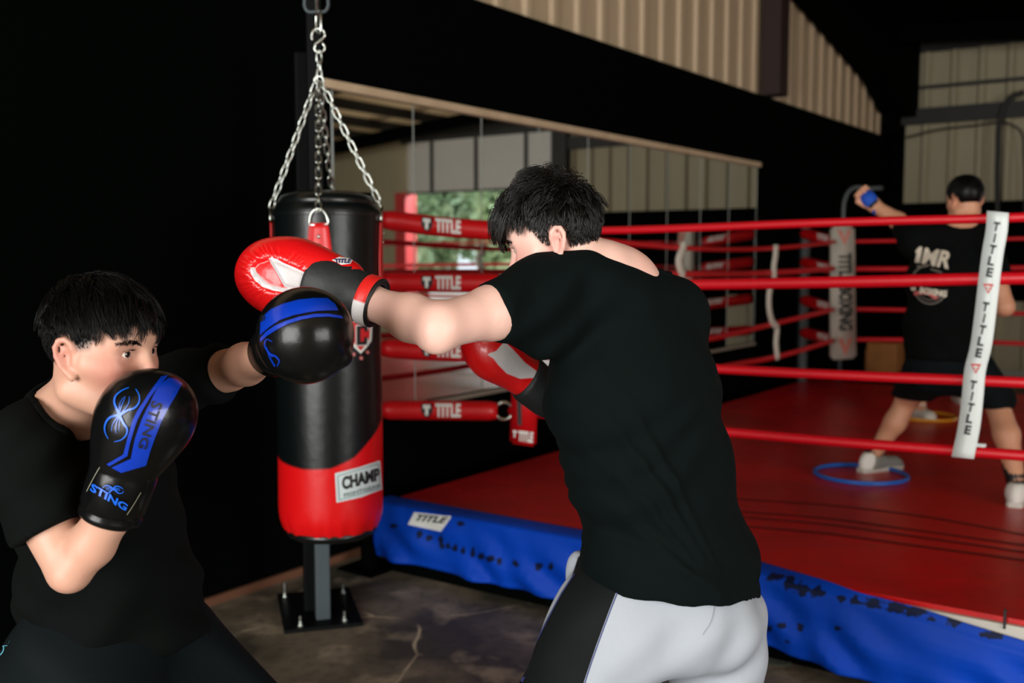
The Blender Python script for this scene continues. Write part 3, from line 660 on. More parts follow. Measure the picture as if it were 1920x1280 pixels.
# turnbuckle covers
m_cover = mk('red_turnbuckle_cover', sg(196, 14, 20), .38, bump=[(9, .25), (40, .06)])
def cover(a, b, r, sagz=0., n=14):
    P = smoothline([a, (a+b)/2 + ZZ*sagz, b], n); rad = [r*.8] + [r]*(n-2) + [r*.85]; mb = MB(); mb.tube(P, rad, 18); return mb
ends = [((715, 411), (930, 433)), ((715, 528), (937, 531)), ((715, 652), (937, 661)), ((715, 768), (932, 770))]
for i, (a, b) in enumerate(ends):
    A_ = at(*a, 4.70); B_ = at(*b, 4.72)
    cv = cover(A_, B_, .046, -.006 if i in (0, 2) else 0); co = cv.build('turnbuckle_cover', m_cover, ring, smooth=True)
    cb = bvh_of(co); ya = lambda x: a[1] + (b[1]-a[1])*(x-a[0])/(b[0]-a[0])
    def Q(x0, x1, h): return [(x0, ya(x0)-h), (x1, ya(x1)-h), (x1, ya(x1)+h), (x0, ya(x0)+h)]
    lay('print_panel', [tri2d([(p[0], p[1]) for p in [(790, ya(790)-12), (811, ya(811)-12), (811, ya(811)+2), (805, ya(805)+13), (797, ya(797)+13), (790, ya(790)+2)]], 4)], cb, m_ink, co, .002)
    lay('lettering', [textpx('T', Q(793, 807, 10), 4, .12), textpx('TITLE', Q(816, 864, 12.5), 4, .045)], cb, m_white, co, .003)
mb = MB(); mb.tube(link(at(945, 770, 4.74), RT, ZZ, .083, .083, .008), .0085, 10, closed=True); mb.build('steel_ring', m_chrome, ring, smooth=True)
for i in range(4):   # rear-left corner, short covers seen end on
    A_ = at(1506, (437, 491, 562, 623)[i], 9.28); B_ = at(1566, (453, 505, 580, 638)[i], 8.80); c_ = cover(A_, B_, .05); co = c_.build('turnbuckle_cover', m_cover, ring, smooth=True)
    y0 = (442, 497, 568, 628)[i]; lay('lettering', [textpx('TITLE', [(1532, y0-4), (1552, y0-1), (1552, y0+9), (1532, y0+6)], 5, .06)], bvh_of(co), m_white, co, .003)
    for j in (2, 3):
        cover(pp[j] + ZZ*(MZ+HT[i]), RC[j] + ZZ*(MZ+HT[i]), .045).build('turnbuckle_cover', m_cover, ring, smooth=True)
# upright pads and straps
def slabpx(quad, Y, th, bev=.006):
    P = [at(px, py, y_) for (px, py), y_ in zip(quad, Y)]; nrm = nz(np.cross(P[1]-P[0], P[3]-P[0])); nrm = nrm if nrm @ (CAM-P[0]) > 0 else -nrm
    bm = bmesh.new(); a = [bm.verts.new(Vector(p)) for p in P]; b = [bm.verts.new(Vector(p - nrm*th)) for p in P]
    bm.faces.new(a); bm.faces.new(b[::-1])
    for i in range(4): bm.faces.new((a[i], b[i], b[(i+1) % 4], a[(i+1) % 4]))
    bmesh.ops.recalc_face_normals(bm, faces=bm.faces[:])
    bmesh.ops.bevel(bm, geom=bm.edges[:], offset=bev, segments=2, affect='EDGES'); bm.verts.index_update()
    V = [tuple(v.co) for v in bm.verts]; F = [[v.index for v in f.verts] for f in bm.faces]; bm.free(); return V, F
m_pad = mk('white_corner_pad', sg(196, 188, 174), .5)
m_strapw = mk('white_vinyl_strap', sg(214, 222, 220), .4, bump=[(12, .15)])
V, F = slabpx([(1561, 424), (1604, 424), (1607, 672), (1560, 675)], [8.6]*4, .10, .02); pad = obj('corner_pad', V, F, m_pad, ring); pb = bvh_of(pad)
lay('lettering', [textpx('TITLE BOXING', [(1597, 474), (1599, 620), (1573, 620), (1572, 474)], 5, .05)], pb, m_ink, pad, .004)
m_faded = mk('faded_red_print', sg(196, 110, 92), .5)
for p_ in ([(1568, 428), (1577, 428), (1583.5, 448), (1590, 428), (1598, 428), (1584, 461)], [(1571, 634), (1580, 634), (1585, 650), (1590, 634), (1598, 634), (1585, 668)]): lay('triangle_mark', [tri2d(p_, 6)], pb, m_faded, pad, .004)
V, F = slabpx([(962, 660), (1010, 664), (1005, 838), (956, 832)], [4.62]*4, .05, .012); rp = obj('corner_pad', V, F, m_cover, ring, label='red corner pad'); rb = bvh_of(rp)
lay('webbing', [tri2d([(967, 700), (977, 700), (978, 797), (971, 797)], 5)], rb, m_ink, rp, .003)
lay('lettering', [textpx('T', [(962, 806), (969, 807), (968, 820), (961, 819)], 4, .1), textpx('TITLE', [(972, 807), (1000, 810), (999, 830), (971, 826)], 4, .05)], rb, m_white, rp, .004)
# white strap tying the front ropes
cl = [(1871, 397), (1869, 430), (1862, 470), (1853, 540), (1846, 600), (1838, 655), (1829, 690), (1824, 740), (1817, 800), (1805, 858)]
Lp = smoothline([(x, y, 0) for x, y in cl], 40)[:, :2]; hw = np.interp(np.linspace(0, 1, 40), [0, .3, .7, 1], [20.5, 20, 20, 21])
V = []; 
for off in (.034, .030):
    for (x, y), h in zip(Lp, hw):
        for sgn in (-1, 1): V.append(onplane(x + sgn*h, y + sgn*2, RC[0] + FA*off, FA))
q = 80; F = []
for j in range(39):
    a = 2*j; F += [(a, a+1, a+3, a+2), (q+a+2, q+a+3, q+a+1, q+a), (a, a+2, q+a+2, q+a), (a+1, q+a+1, q+a+3, a+3)]
F += [(0, q, q+1, 1), (78, 79, q+79, q+78)]
st = obj('spacer_strap', V, F, m_strapw, ring); sb = bvh_of(st)
def stacked(word, y0, y1, xs, w=12, sl=-2.0):
    out = []; k = len(word)
    for i, c in enumerate(word):
        a = y0 + (y1-y0)*i/k; b = y0 + (y1-y0)*(i+.82)/k; xc = np.interp((a+b)/2, [p[1] for p in cl], [p[0] for p in cl])
        ww = 3.2 if c == 'I' else w; d = (b-a)*.22
        out.append(textpx(c, [(xc-ww/2+d/2-1, a-1), (xc+ww/2+d/2-1, a+1), (xc+ww/2-d/2-1, b+1), (xc-ww/2-d/2-1, b-1)], 5, .05))
    return out
for ya_, yb_ in ((416, 523), (566, 674), (713, 818)): lay('lettering', stacked('TITLE', ya_, yb_, 0), sb, m_ink, st, .003)
tri_ = lambda cx, cy, s_: [(cx-s_, cy-s_*.85), (cx+s_, cy-s_*.75), (cx-.5, cy+s_*1.1)]
for c_, q_ in (((1853.5, 540), [(1848, 535), (1859, 536), (1857, 545), (1849, 545)]), ((1830, 690), [(1824.5, 685), (1835.5, 686), (1833, 695), (1826, 695)])):
    lay('triangle_mark', [tri2d(tri_(c_[0], c_[1], 10), 5)], sb, m_redink, st, .003); lay('triangle_letter', [textpx('T', q_, 4, .1)], sb, m_white, st, .005)
mb = MB(); mb.box(onplane(1836, 834, RC[0] + FA*.02, FA), (V2, FA, ZZ), (.022, .012, .006), .003); mb.build('strap_buckle', m_strapw, ring)
# white ties of the left ropes
for pl_ in ([(1277, 458), (1273, 470), (1267, 488), (1270, 505), (1275, 516)], [(1450, 459), (1449, 480), (1446, 500), (1447, 516), (1438, 545), (1437, 575), (1443, 603), (1452, 615), (1450, 640), (1453, 672)]):
    P = smoothline([pnt('L', *p) + NN*.02 for p in pl_], 30); mb = MB(); mb.tube(P, .016, 8, sx=2.0, ref=NN); mb.build('rope_tie', m_pad, ring, smooth=True)
# ------------------------------------------------------------------ hoops and small things
def hoop(px, py, rx, col, label):
    c = onplane(px, py, (0, 0, MZ+.0125), ZZ); r = rx * c[1] / FPX
    P = [c + np.array([math.cos(t)*r, math.sin(t)*r, 0]) for t in np.linspace(0, 2*math.pi, 49)[:-1]]; mb = MB(); mb.tube(P, .011, 8, closed=True)
    return tag(mb.build('hoop', mk(label.split()[0] + '_hoop_plastic', col, .35), smooth=True, loc=c), label, 'hoop', 'agility hoops on the ring canvas')
hoop(1614, 888, 84, sg(20, 96, 190), 'blue agility hoop on the red canvas around the grey left shoe')
hoop(1735, 780, 55, sg(206, 140, 22), 'yellow agility hoop on the red canvas, farther back than the blue one')
c = onplane(1463, 1224, (0, 0, .01), ZZ); mb = MB(); mb.box(c + ZZ*.004, (nz([1, -.1, 0]), nz([.1, 1, 0]), ZZ), (.03, .025, .014), .004)
tag(mb.build('tile_fragment', mk('pink_tile', sg(205, 160, 135), .7), loc=c), 'small pale pink fragment lying on the floor at the blue apron', 'fragment')
c = onplane(1457, 1238, (0, 0, 0), ZZ); mb = MB(); mb.lathe(c + ZZ*.001, [(.055, 0), (.05, .002)], (nz([1, .1, 0]), nz([-.05, .5, 0])*.6, ZZ), 14)
tag(mb.build('flat_scrap', mk('grey_scrap', sg(86, 90, 84), .7), loc=c), 'thin grey scrap lying flat on the floor beside the pink fragment', 'scrap')
# ------------------------------------------------------------------ people
SKINS = {}
def skin_mat(name, base, deep, stub):
    return mk(name, base, .48, attrs=[('flush', deep, .9), ('lips', sg(170, 95, 90), .002), ('stubble', stub, .5)], bump=[(160, .035), (30, .03)], noise=[(9, .22, deep, .5, .8)], sss=.12, spec=.45)
class Head:
    def __init__(s, C, F, roll=0., k=.93, ear=0.):
        s.ear = ear
        s.C = np.asarray(C, float); s.F = nz(F); l = nz(np.cross([0, 0, 1], s.F)); u = np.cross(s.F, l)
        s.L = nz(l*math.cos(roll) + u*math.sin(roll)); s.U = np.cross(s.F, s.L); s.M = np.array([s.F, s.L, s.U]); s.k = k
    def w(s, f, l, u): return s.C + s.k*(f*s.F + l*s.L + u*s.U)
    def loc(s, P): return ((np.asarray(P) - s.C) @ s.M.T) / s.k
    def ell(s, c, r): return ell(s.w(*c), [x*s.k for x in r], s.M)
    def cap(s, a, b, r1, r2=None): return cone(s.w(*a), s.w(*b), r1*s.k, (r2 or r1)*s.k)
    def sculpt(s, D):
        p = D.put
        p(s.ell((.002, 0, .03), (.093, .076, .086)), .02); p(s.ell((.03, 0, -.03), (.064, .062, .085)), .03); p(s.ell((.045, 0, .03), (.052, .06, .052)), .02)
        for g in (-1, 1):
            p(s.cap((.060, g*.040, -.03), (.03, g*.060, -.022), .022, .016), .025)
            p(s.cap((-.012, g*.053, -.07), (.072, g*.02, -.1), .019, .018), .03)
            p(s.cap((.086, g*.010, .016), (.070, g*.046, .014), .0105, .009), .014)
        p(s.ell((.078, 0, -.1), (.022, .026, .018)), .02)
        for g in (-1, 1): p(s.ell((.096, g*.031, -.003), (.02, .020, .013)), .014, 's')
        p(s.cap((.090, 0, .004), (.113, 0, -.04), .0075, .0105), .012)
        for g in (-1, 1): p(s.ell((.100, g*.0125, -.045), (.012, .008, .009)), .008)
        p(s.ell((.094, 0, -.068), (.013, .025, .0065)), .008); p(s.ell((.092, 0, -.080), (.013, .021, .0075)), .008)
        p(s.ell((.103, 0, -.0735), (.006, .024, .0016)), .004, 's')
        for g in (-1, 1):
            p(s.ell((.073, g*.032, -.002), (.0155, .0168, .0150)), .005)          # lids
            p(s.ell((.091, g*.033, -.002), (.016, .0165, .0050)), .003, 's')     # opening
            p(s.ell((.074, g*.032, -.002), (.0118, .0118, .0118)), .002)
        for g in (-1, 1):                                                        # ears
            tilt = lambda f, u, o=0: s.w(-.016+s.ear+f - .12*u, g*(.0745 + .35*max(0, -f) + o), -.012+u)
            p(cone(tilt(.006, .016), tilt(.004, -.012), .011*s.k, .010*s.k, flat=(s.L, .55)), .006)
            rim = [(.012, .012), (.010, .024), (0, .031), (-.011, .028), (-.017, .016), (-.016, .002), (-.011, -.012), (-.002, -.024), (.006, -.029)]
            for a, b in zip(rim[:-1], rim[1:]): p(cone(tilt(*a, .004), tilt(*b, .004), .0047*s.k), .003)
            for a, b in (((-.006, .018), (-.009, .0)), ((-.009, 0), (-.002, -.014)), ((.010, .002), (.010, -.008))): p(cone(tilt(*a, .003), tilt(*b, .003), .0036*s.k), .003)
            p(s.ell((-.006+s.ear, g*.078, -.042), (.0075, .005, .009)), .006)
            p(cone(tilt(.004, .006, .009), tilt(.003, -.010, .009), .0075*s.k, .0065*s.k), .004, 's'); p(cone(tilt(-.003, .020, .0105), tilt(-.007, .006, .0105), .0042*s.k), .003, 's')
    def attrs(s, V, hairline, hcut=1.06):
        q = s.loc(V); f, l, u = q.T; near = (np.linalg.norm(q, axis=1) < .16)
        fl = np.full(len(V), 1.)
        for (c, r) in (((.07, .05, -.035), .04), ((.07, -.05, -.035), .04), ((-.015, .085, -.01), .035), ((-.015, -.085, -.01), .035), ((.112, 0, -.04), .022)):
            fl = np.minimum(fl, np.linalg.norm(q - c, axis=1)/r - .55)
        lips = np.where((f > .085) & (np.abs(l) < .026) & (u < -.060) & (u > -.09), np.maximum(np.abs(u+.0745) - .0125 + np.abs(l)*.3, -1), 1.)
        h = hairline(q) ; nr = np.linalg.norm((q - np.array([.002, 0, .03]))/np.array([.093, .076, .086]), axis=1); h = np.where(near, np.maximum(h, (nr - hcut)*.4), 1.)
        return fl, lips, h
def hair_edge(q, front=.075, side=.02, back=-.07, ear=0.):
    f, l, u = q.T; ph = np.degrees(np.arctan2(np.abs(l), f + .01 - ear))
    th = np.interp(ph, [0, 45, 60, 72, 84, 92, 108, 122, 150, 180], [front, front-.004, front-.02, side-.01, side-.02, side+.016, side+.012, back+.035, back, back])
    return th - u            # negative = inside the hair
def strands(P, r, k=3):      # P: (n, m, 3)
    n, m, _ = P.shape; T = np.gradient(P, axis=1); T /= np.linalg.norm(T, axis=2, keepdims=True) + 1e-9
    a = np.cross(T, np.array([.3, .5, .81])); a /= np.linalg.norm(a, axis=2, keepdims=True) + 1e-9; b = np.cross(T, a)
    rad = r[:, None] * np.linspace(1, .18, m)[None, :]
    V = np.stack([P + rad[..., None]*(math.cos(2*math.pi*i/k)*a + math.sin(2*math.pi*i/k)*b) for i in range(k)], 2).reshape(-1, 3)
    base = (np.arange(n)*m*k)[:, None, None] + (np.arange(m-1)*k)[None, :, None]; i0 = np.arange(k); i1 = (i0+1) % k
    F = np.stack([base+i0, base+i1, base+k+i1, base+k+i0], -1).reshape(-1, 4); return V, F
def hair(H, n, flow, length, edge, seed, lift=.35, vol=.10, rad=.0011, base=.004, clump=.55, m=8, jit=.25, grav=.6, ng=260, topv=0.):
    r = np.random.default_rng(seed); c = np.array([.002, 0, .03]); R = np.array([.093, .076, .086])
    d = r.normal(size=(n*3, 3)); d /= np.linalg.norm(d, axis=1, keepdims=True); P0 = c + R*d
    keep = edge(P0) < 0; P0 = P0[keep][:n]; d = d[keep][:n]; n = len(P0)
    Lh = length(P0) * (.8 + .4*r.random(n)); nrm = d/R; nrm /= np.linalg.norm(nrm, axis=1, keepdims=True)
    P = np.zeros((n, m, 3)); P[:, 0] = P0; cur = P0.copy(); off = .02 + (vol + topv*np.clip((P0[:, 2]-.06)/.04, 0, 1))*r.random(n) * np.clip(Lh/.05, 0, 1.2); g0 = flow(P0) + jit*r.normal(size=(n, 3)); 
    for i in range(1, m):
        e = (cur - c)/R; nn_ = e/R; nn_ /= np.linalg.norm(nn_, axis=1, keepdims=True)
        g = g0 + np.array([0, 0, -grav*i/m]); t = g - nn_*(g*nn_).sum(1, keepdims=True); t /= np.linalg.norm(t, axis=1, keepdims=True) + 1e-9
        dr = t + nn_*(lift*(1-i/m)) + np.array([0, 0, -.25*grav*(i/m)**2]); dr /= np.linalg.norm(dr, axis=1, keepdims=True)
        cur = cur + dr*(Lh/(m-1))[:, None]; q = np.linalg.norm((cur-c)/R, axis=1); lim = 1.02 + off*min(1, i/(m*.35)); s_ = np.where(q < lim, lim/q, 1.); cur = c + (cur-c)*s_[:, None]; P[:, i] = cur
    gi = r.choice(n, min(ng, n), False); D = ((P0[:, None, :] - P0[gi][None])**2).sum(2); near = gi[D.argmin(1)]
    w = (clump*np.linspace(0, 1, m)**1.3)[None, :, None] * np.clip(Lh/.04, 0, 1)[:, None, None]
    P = P*(1-w) + (P[near] + (P0 - P0[near])[:, None, :]*.35)*w
    Pw = H.C + H.k*(P @ H.M); return strands(Pw, rad*H.k*(.7+.6*r.random(n)))
def capmesh(H, edge, thick, n=60):   # close scalp layer of short dark hair
    c = np.array([.002, 0, .03]); R = np.array([.093, .076, .086]) + thick; V = []; F = []
    for i in range(n//2+1):
        for j in range(n):
            a = math.pi*i/(n//2); b = 2*math.pi*j/n; V.append(c + R*np.array([math.sin(a)*math.cos(b), math.sin(a)*math.sin(b), math.cos(a)]))
    V = np.array(V); e = edge(V)
    for i in range(n//2):
        for j in range(n):
            f = (i*n+j, (i+1)*n+j, (i+1)*n+(j+1) % n, i*n+(j+1) % n)
            if max(e[list(f)]) < .0: F.append(f)
    return H.C + H.k*(V @ H.M), F
m_hair1 = mk('dark_brown_hair', (.0042, .0034, .0028), .36, spec=.5); m_hair2 = mk('black_hair', (.0015, .0016, .0016), .4, spec=.2)
m_eye = mk('eyeball', sg(205, 200, 192), .12, attrs=[('iris', sg(52, 34, 22), .0004), ('pupil', sg(6, 5, 5), .0004)], coat=.5)
def eyes(H, root, gaze, mh):
    for g in (-1, 1):
        c = H.w(.0745, g*.032, -.002); gz = nz(gaze); r = .0126*H.k; a = nz(np.cross(gz, [0, 0, 1])); b = np.cross(a, gz); V = []; F = []; ir = []; pu = []
        for i in range(21):
            for j in range(24):
                t = math.pi*i/20; p = 2*math.pi*j/24; rr_ = r * (1 + .04*max(0, math.cos(t)-.85)/.15); V.append(c + rr_*(gz*math.cos(t) + math.sin(t)*(a*math.cos(p)+b*math.sin(p)))); ir.append(r*t - .0062); pu.append(r*t - .0028)
        F = [(i*24+j, i*24+(j+1) % 24, (i+1)*24+(j+1) % 24, (i+1)*24+j) for i in range(20) for j in range(24)]
        obj('eye', V, F, m_eye, root, attrs={'iris': ir, 'pupil': pu})
        r_ = np.random.default_rng(3+g); n = 700; t = r_.random(n); u_ = .016 + .004*np.sin(t*2.6) + (r_.random(n)-.5)*.0055*(1-.5*t); l_ = .017 + .033*t
        f_ = .0993 - .020*((l_-.013)/.037)**1.6; p0 = np.stack([f_, g*l_, u_], 1); dr = np.stack([-.25*np.ones(n), g*np.ones(n), .35-.7*t], 1) + .25*r_.normal(size=(n, 3)); dr /= np.linalg.norm(dr, axis=1, keepdims=True)
        P = np.stack([p0 + dr*x for x in (0, .003, .006, .009)], 1); Pw = H.C + H.k*(P @ H.M); V, F = strands(Pw, np.full(n, .0009)); obj('eyebrow', V, F, mh, root)
        n = 40; t = r_.random(n); l_ = .021 + .023*t; p0 = np.stack([.0865 - .25*np.abs(t-.4)**1.8*.04, g*l_, .0032 + .002*np.sin(t*3.1)], 1); dr = np.stack([np.ones(n), g*(t-.4), .35*np.ones(n)], 1); dr /= np.linalg.norm(dr, axis=1, keepdims=True)
        P = np.stack([p0 + dr*x for x in (0, .002, .004, .0065)], 1); Pw = H.C + H.k*(P @ H.M); V, F = strands(Pw, np.full(n, .0004)); obj('eyelashes', V, F, mh, root)
def limbs(D, chain_, k=.02):
    for (a, b, r1, r2) in chain_: D.put(cone(a, b, r1, r2), k)
def root_body(nm, D, loc, mat, label, H, hl, extra=None, it=1):
    V, F = D.mesh(it); fl, lips, st = H.attrs(V, hl)
    if extra: fl = np.minimum(fl, extra(V))
    o = obj(nm, V, F, mat, None, loc=loc, attrs={'flush': fl, 'lips': lips, 'stubble': st*30})
    return tag(o, label, 'person')
m_shirt = mk('black_cotton', (.0012, .0040, .0038), .9, bump=[(420, .08), (7, .35, (1, 1, .8))], spec=.10)
m_shirt2 = mk('black_cotton_tee', (.0022, .0032, .0030), .9, bump=[(420, .08), (7, .3)], spec=.08)
m_shorts = mk('black_shorts', (.002, .0045, .0055), .8, bump=[(6, .3), (300, .08)], spec=.12)
m_pants = mk('white_sweatpants', sg(164, 171, 180), .8, attrs=[('panel', (.003, .0048, .005), .0012)], bump=[(300, .08), (5, .2)], spec=.2)
# ================================================================== the tall boxer seen from behind (black tee, white trousers)
def ridge(x): return np.exp(-x*x)
HM = Head(at(1044, 447, 1.99), (-.925, .30, -.27), roll=-.05, k=.93, ear=-.004)
S_L, S_R = at(1015, 562, 1.92), at(1260, 592, 2.15); E_L = at(822, 612, 1.73); W_L = at(694, 566, 1.84)
NBm = at(1172, 560, 2.06); CHm = at(1178, 700, 2.06); WAm = at(1240, 960, 2.08); PEm = at(1262, 1130, 2.10)
latm = nz((S_L - S_R) * np.array([1, 1, 0])); facm = nz(np.cross(latm, [0, 0, 1])); facm = facm if facm[0] < 0 else -facm
E_R, W_R = at(1165, 800, 2.36), at(1012, 735, 2.30)
HL_m, HR_m = at(1156, 1165, 2.04), at(1338, 1165, 2.17); KL_m = at(950, 1500, 2.0); KR_m = at(1352, 1410, 2.22)
AL_m = np.array([.16, 2.32, .09]); AR_m = np.array([.60, 2.42, .09])
lo = np.array([-.32, 1.5, 0.0]); hi = np.array([.78, 2.6, 1.74])
Df = SDF(lo, hi, .009, (HM.C - .135, HM.C + .135, .0036))
HM.sculpt(Df)
Df.put(cone(HM.w(-.022, 0, -.06), HM.w(-.045, 0, -.075)*.5 + at(1150, 500, 2.03)*.5, .049, .053), .03)
Df.put(cone(HM.w(-.030, 0, -.07), at(1176, 540, 2.06), .047, .062), .03)
Df.put(cone(at(1178, 556, 2.06), S_R*.75 + NBm*.25 + ZZ*.025, .05, .045), .05); Df.put(cone(at(1165, 515, 2.04), S_L*.8+NBm*.2 + ZZ*.0, .05, .05), .05)
Df.put(cone(NBm - ZZ*.03, CHm, .06, .10, flat=(latm, 1.45)), .05); Df.put(cone(CHm, WAm, .10, .09, flat=(latm, 1.4)), .05); Df.put(cone(WAm, PEm, .09, .10, flat=(latm, 1.4)), .05)
armL = [(S_L, E_L*.5+S_L*.5, .050, .049), (E_L*.5+S_L*.5, E_L, .046, .040), (E_L, E_L*.62+W_L*.38 - ZZ*.002, .039, .0405), (E_L*.62+W_L*.38 - ZZ*.002, W_L, .040, .029), (W_L, at(600, 530, 1.88), .029, .028)]
limbs(Df, armL, .02); Df.put(ell(E_L + nz(at(812, 645, 1.71)-E_L)*.026, (.018, .018, .018)), .03)
limbs(Df, [(S_R, E_R, .05, .042), (E_R, W_R, .043, .03), (W_R, at(950, 680, 2.28), .03, .03)], .02)
limbs(Df, [(HL_m, KL_m, .085, .055), (KL_m, AL_m, .055, .036), (AL_m, AL_m + np.array([-.14, .10, -.05]), .036, .03), (HR_m, KR_m, .085, .055), (KR_m, AR_m, .055, .036), (AR_m, AR_m + np.array([-.12, .12, -.05]), .036, .03)], .03)
sk1 = skin_mat('skin_fair', sg(234, 190, 175), sg(220, 144, 132), sg(52, 42, 36))
hlm = lambda q: hair_edge(q, .07, .012, -.058)
elb = lambda V: np.minimum(np.linalg.norm(V - at(815, 640, 1.60), axis=1)/.05 - .5, 1.)
man = root_body('person', Df, np.array([.38, 2.3, 0]), sk1, 'boxer in black t-shirt and white trousers, seen from behind, punching with red gloves', HM, hlm, elb)
# shirt
Ds = SDF(lo - .03, hi + .03, .0065)
b_lat = latm
Ds.put(cone(at(1172, 596, 2.06), at(1188, 730, 2.06), .105, .138, flat=(latm, 1.40)), .04)
Ds.put(cone(at(1188, 730, 2.06), at(1222, 880, 2.07), .137, .132, flat=(latm, 1.37)), .05)
Ds.put(cone(at(1222, 880, 2.07), at(1262, 1060, 2.09), .131, .142, flat=(latm, 1.34)), .05)
Ds.put(cone(at(1262, 1060, 2.09), at(1268, 1180, 2.10), .143, .153, flat=(latm, 1.34)), .05)
for (a, b, r1, r2) in ((at(1115, 545, 2.0), S_L + ZZ*.006, .053, .066), (at(1150, 560, 2.04), at(1110, 545, 2.0), .05, .053), (at(1200, 566, 2.08), S_R + ZZ*.004, .052, .068)): Ds.put(cone(a, b, r1, r2), .06)
slv = S_L*.44 + E_L*.56; sn = nz(at(925, 582, 1.78) - at(985, 562, 1.89)); sn = nz(nz(E_L - S_L) + .25*np.array([-.3, 0, -.35]))
Ds.put(cone(S_L + ZZ*.003, S_L*.35+E_L*.65, .068, .0575, cut=[(at(938, 590, 1.80), sn)]), .045)
Ds.put(cone(at(1060, 600, 1.99), at(1010, 630, 1.91), .05, .04, cut=[(at(935, 600, 1.79), sn)]), .05)
Ds.put(cone(S_R, S_R*.4+E_R*.6, .068, .062, cut=[(S_R*.45+E_R*.55, nz(E_R-S_R))]), .045)
# neck opening
nk = nz(at(1150, 500, 2.05) - at(1190, 560, 2.07)); 
Ds.put(cone(at(1060, 512, 1.94), at(1160, 560, 2.00), .042, .05), .05); Ds.put(cone(at(1105, 516, 1.95), at(1185, 566, 2.0), .034, .04), .04)

def folds_m(D, X, Y, Z):
    P = [X, Y, Z]; lx = (X-CHm[0])*latm[0] + (Y-CHm[1])*latm[1]; z = Z
    w = np.clip((1.33 - z)/.25, 0, 1); d = 0
    d = d + .0045*w*np.sin((z*1.0 - lx*1.35)*30 + 2.2*np.sin(lx*9) + .8*np.sin(z*21)) * np.clip(.75 + lx*3, .12, 1.2)
    d = d + .0035*np.sin((z*.9 + lx*.7)*46 + 3*np.sin(z*11+lx*7))*w
    d = d + .002*np.clip((.93-z)/.12, 0, 1)*np.sin(lx*38 + 2*np.sin(z*18))
    for (a, b, c, wd, am) in ((1.12, 1.5, -.6, .016, .013), (1.05, 1.3, -.2, .015, .013), (.99, 1.1, .1, .015, .012), (1.20, 1.7, -.9, .015, .010), (.93, .6, .0, .013, .008)):
        g = (z - a - b*(lx - .12) - c*(lx - .12)**2)/wd; d = d - am*np.exp(-g*g)*np.clip(1 - np.abs(lx-.04)/.17, 0, 1)
    ar = np.clip((z - 1.22)/.1, 0, 1)*np.clip((lx - .08)/.1, 0, 1); d = d + .004*ar*np.sin((lx*1.2 + z*.9)*60 + Y*30)
    return D + d
Ds.all(folds_m)
hp = at(1268, 1104, 2.08); hn = nz(np.array([0, 0, -1]) + .17*latm - .02*facm); hlo, hhi = lo - .1, hi + .1
Ds.all(lambda D, X, Y, Z: np.maximum(D, (X-hp[0])*hn[0] + (Y-hp[1])*hn[1] + (Z-hp[2]-.002*np.sin(X*30)-.002*np.sin(X*67+1))*hn[2]))
Cm = Ds.neck([cone(at(1140, 462, 2.06), at(1208, 510, 2.10), .040, .046), cone(at(1200, 500, 2.17), at(1120, 476, 2.12), .05, .05)])
V, F = Ds.mesh(2); sh1 = obj('t_shirt', V, F, m_shirt, man); obj('collar', *Cm.mesh(2), m_shirt, sh1)
# collar ribbing
cr_ = smoothline([at(1082, 480, 1.965), at(1108, 481, 1.985), at(1140, 489, 2.0), at(1168, 505, 2.015), at(1190, 517, 2.03), at(1215, 517, 2.06), at(1236, 507, 2.11), at(1236, 499, 2.16)], 40)
# trousers
Dp = SDF(np.array([-.15, 1.6, 0.02]), np.array([.85, 2.75, 1.02]), .007)
Dp.put(cone(at(1252, 1080, 2.09), at(1258, 1150, 2.10), .122, .132, flat=(latm, 1.34)), .05)
Dp.put(cone(at(1255, 1120, 2.10), HL_m, .12, .118, flat=(latm, 1.1)), .05)
Dp.put(cone(HL_m, KL_m, .128, .085), .045); Dp.put(cone(HR_m - ZZ*.0, KR_m, .118, .085), .035); Dp.put(cone(KL_m, AL_m, .08, .055), .03); Dp.put(cone(KR_m, AR_m, .08, .055), .03)
Dp.put(ell(at(1292, 1172, 2.02), (.08, .07, .085)), .05); Dp.put(ell(at(1366, 1175, 2.07), (.06, .07, .085)), .04)
Dp.put(ell(at(1085, 1068, 2.15), (.03, .04, .045)), .03)
Dp.all(lambda D, X, Y, Z: np.maximum(D + .004*np.sin(Z*34 + X*26 + 2*np.sin(Y*18))*np.clip((.72-Z)/.2, 0, 1) + .0025*np.sin(X*40-Z*50), np.maximum(.07 - Z, Z - .99)))
V, F = Dp.mesh(2); x, y = topx(V)
cn = ((V - PEm) @ facm)
pan = polysd(x, y, [(1085, 1040), (1178, 1040), (1163, 1090), (1140, 1150), (1118, 1210), (1096, 1275), (1040, 1500), (1000, 1700), (900, 1700), (935, 1400), (968, 1288), (1000, 1210), (1025, 1160), (1052, 1110), (1072, 1080)]) / 900
hidden = ((V - np.array([.15, 2.05, 0])) @ np.array([0, 1., 0])) > .17
pan = np.where(hidden, .05, pan)
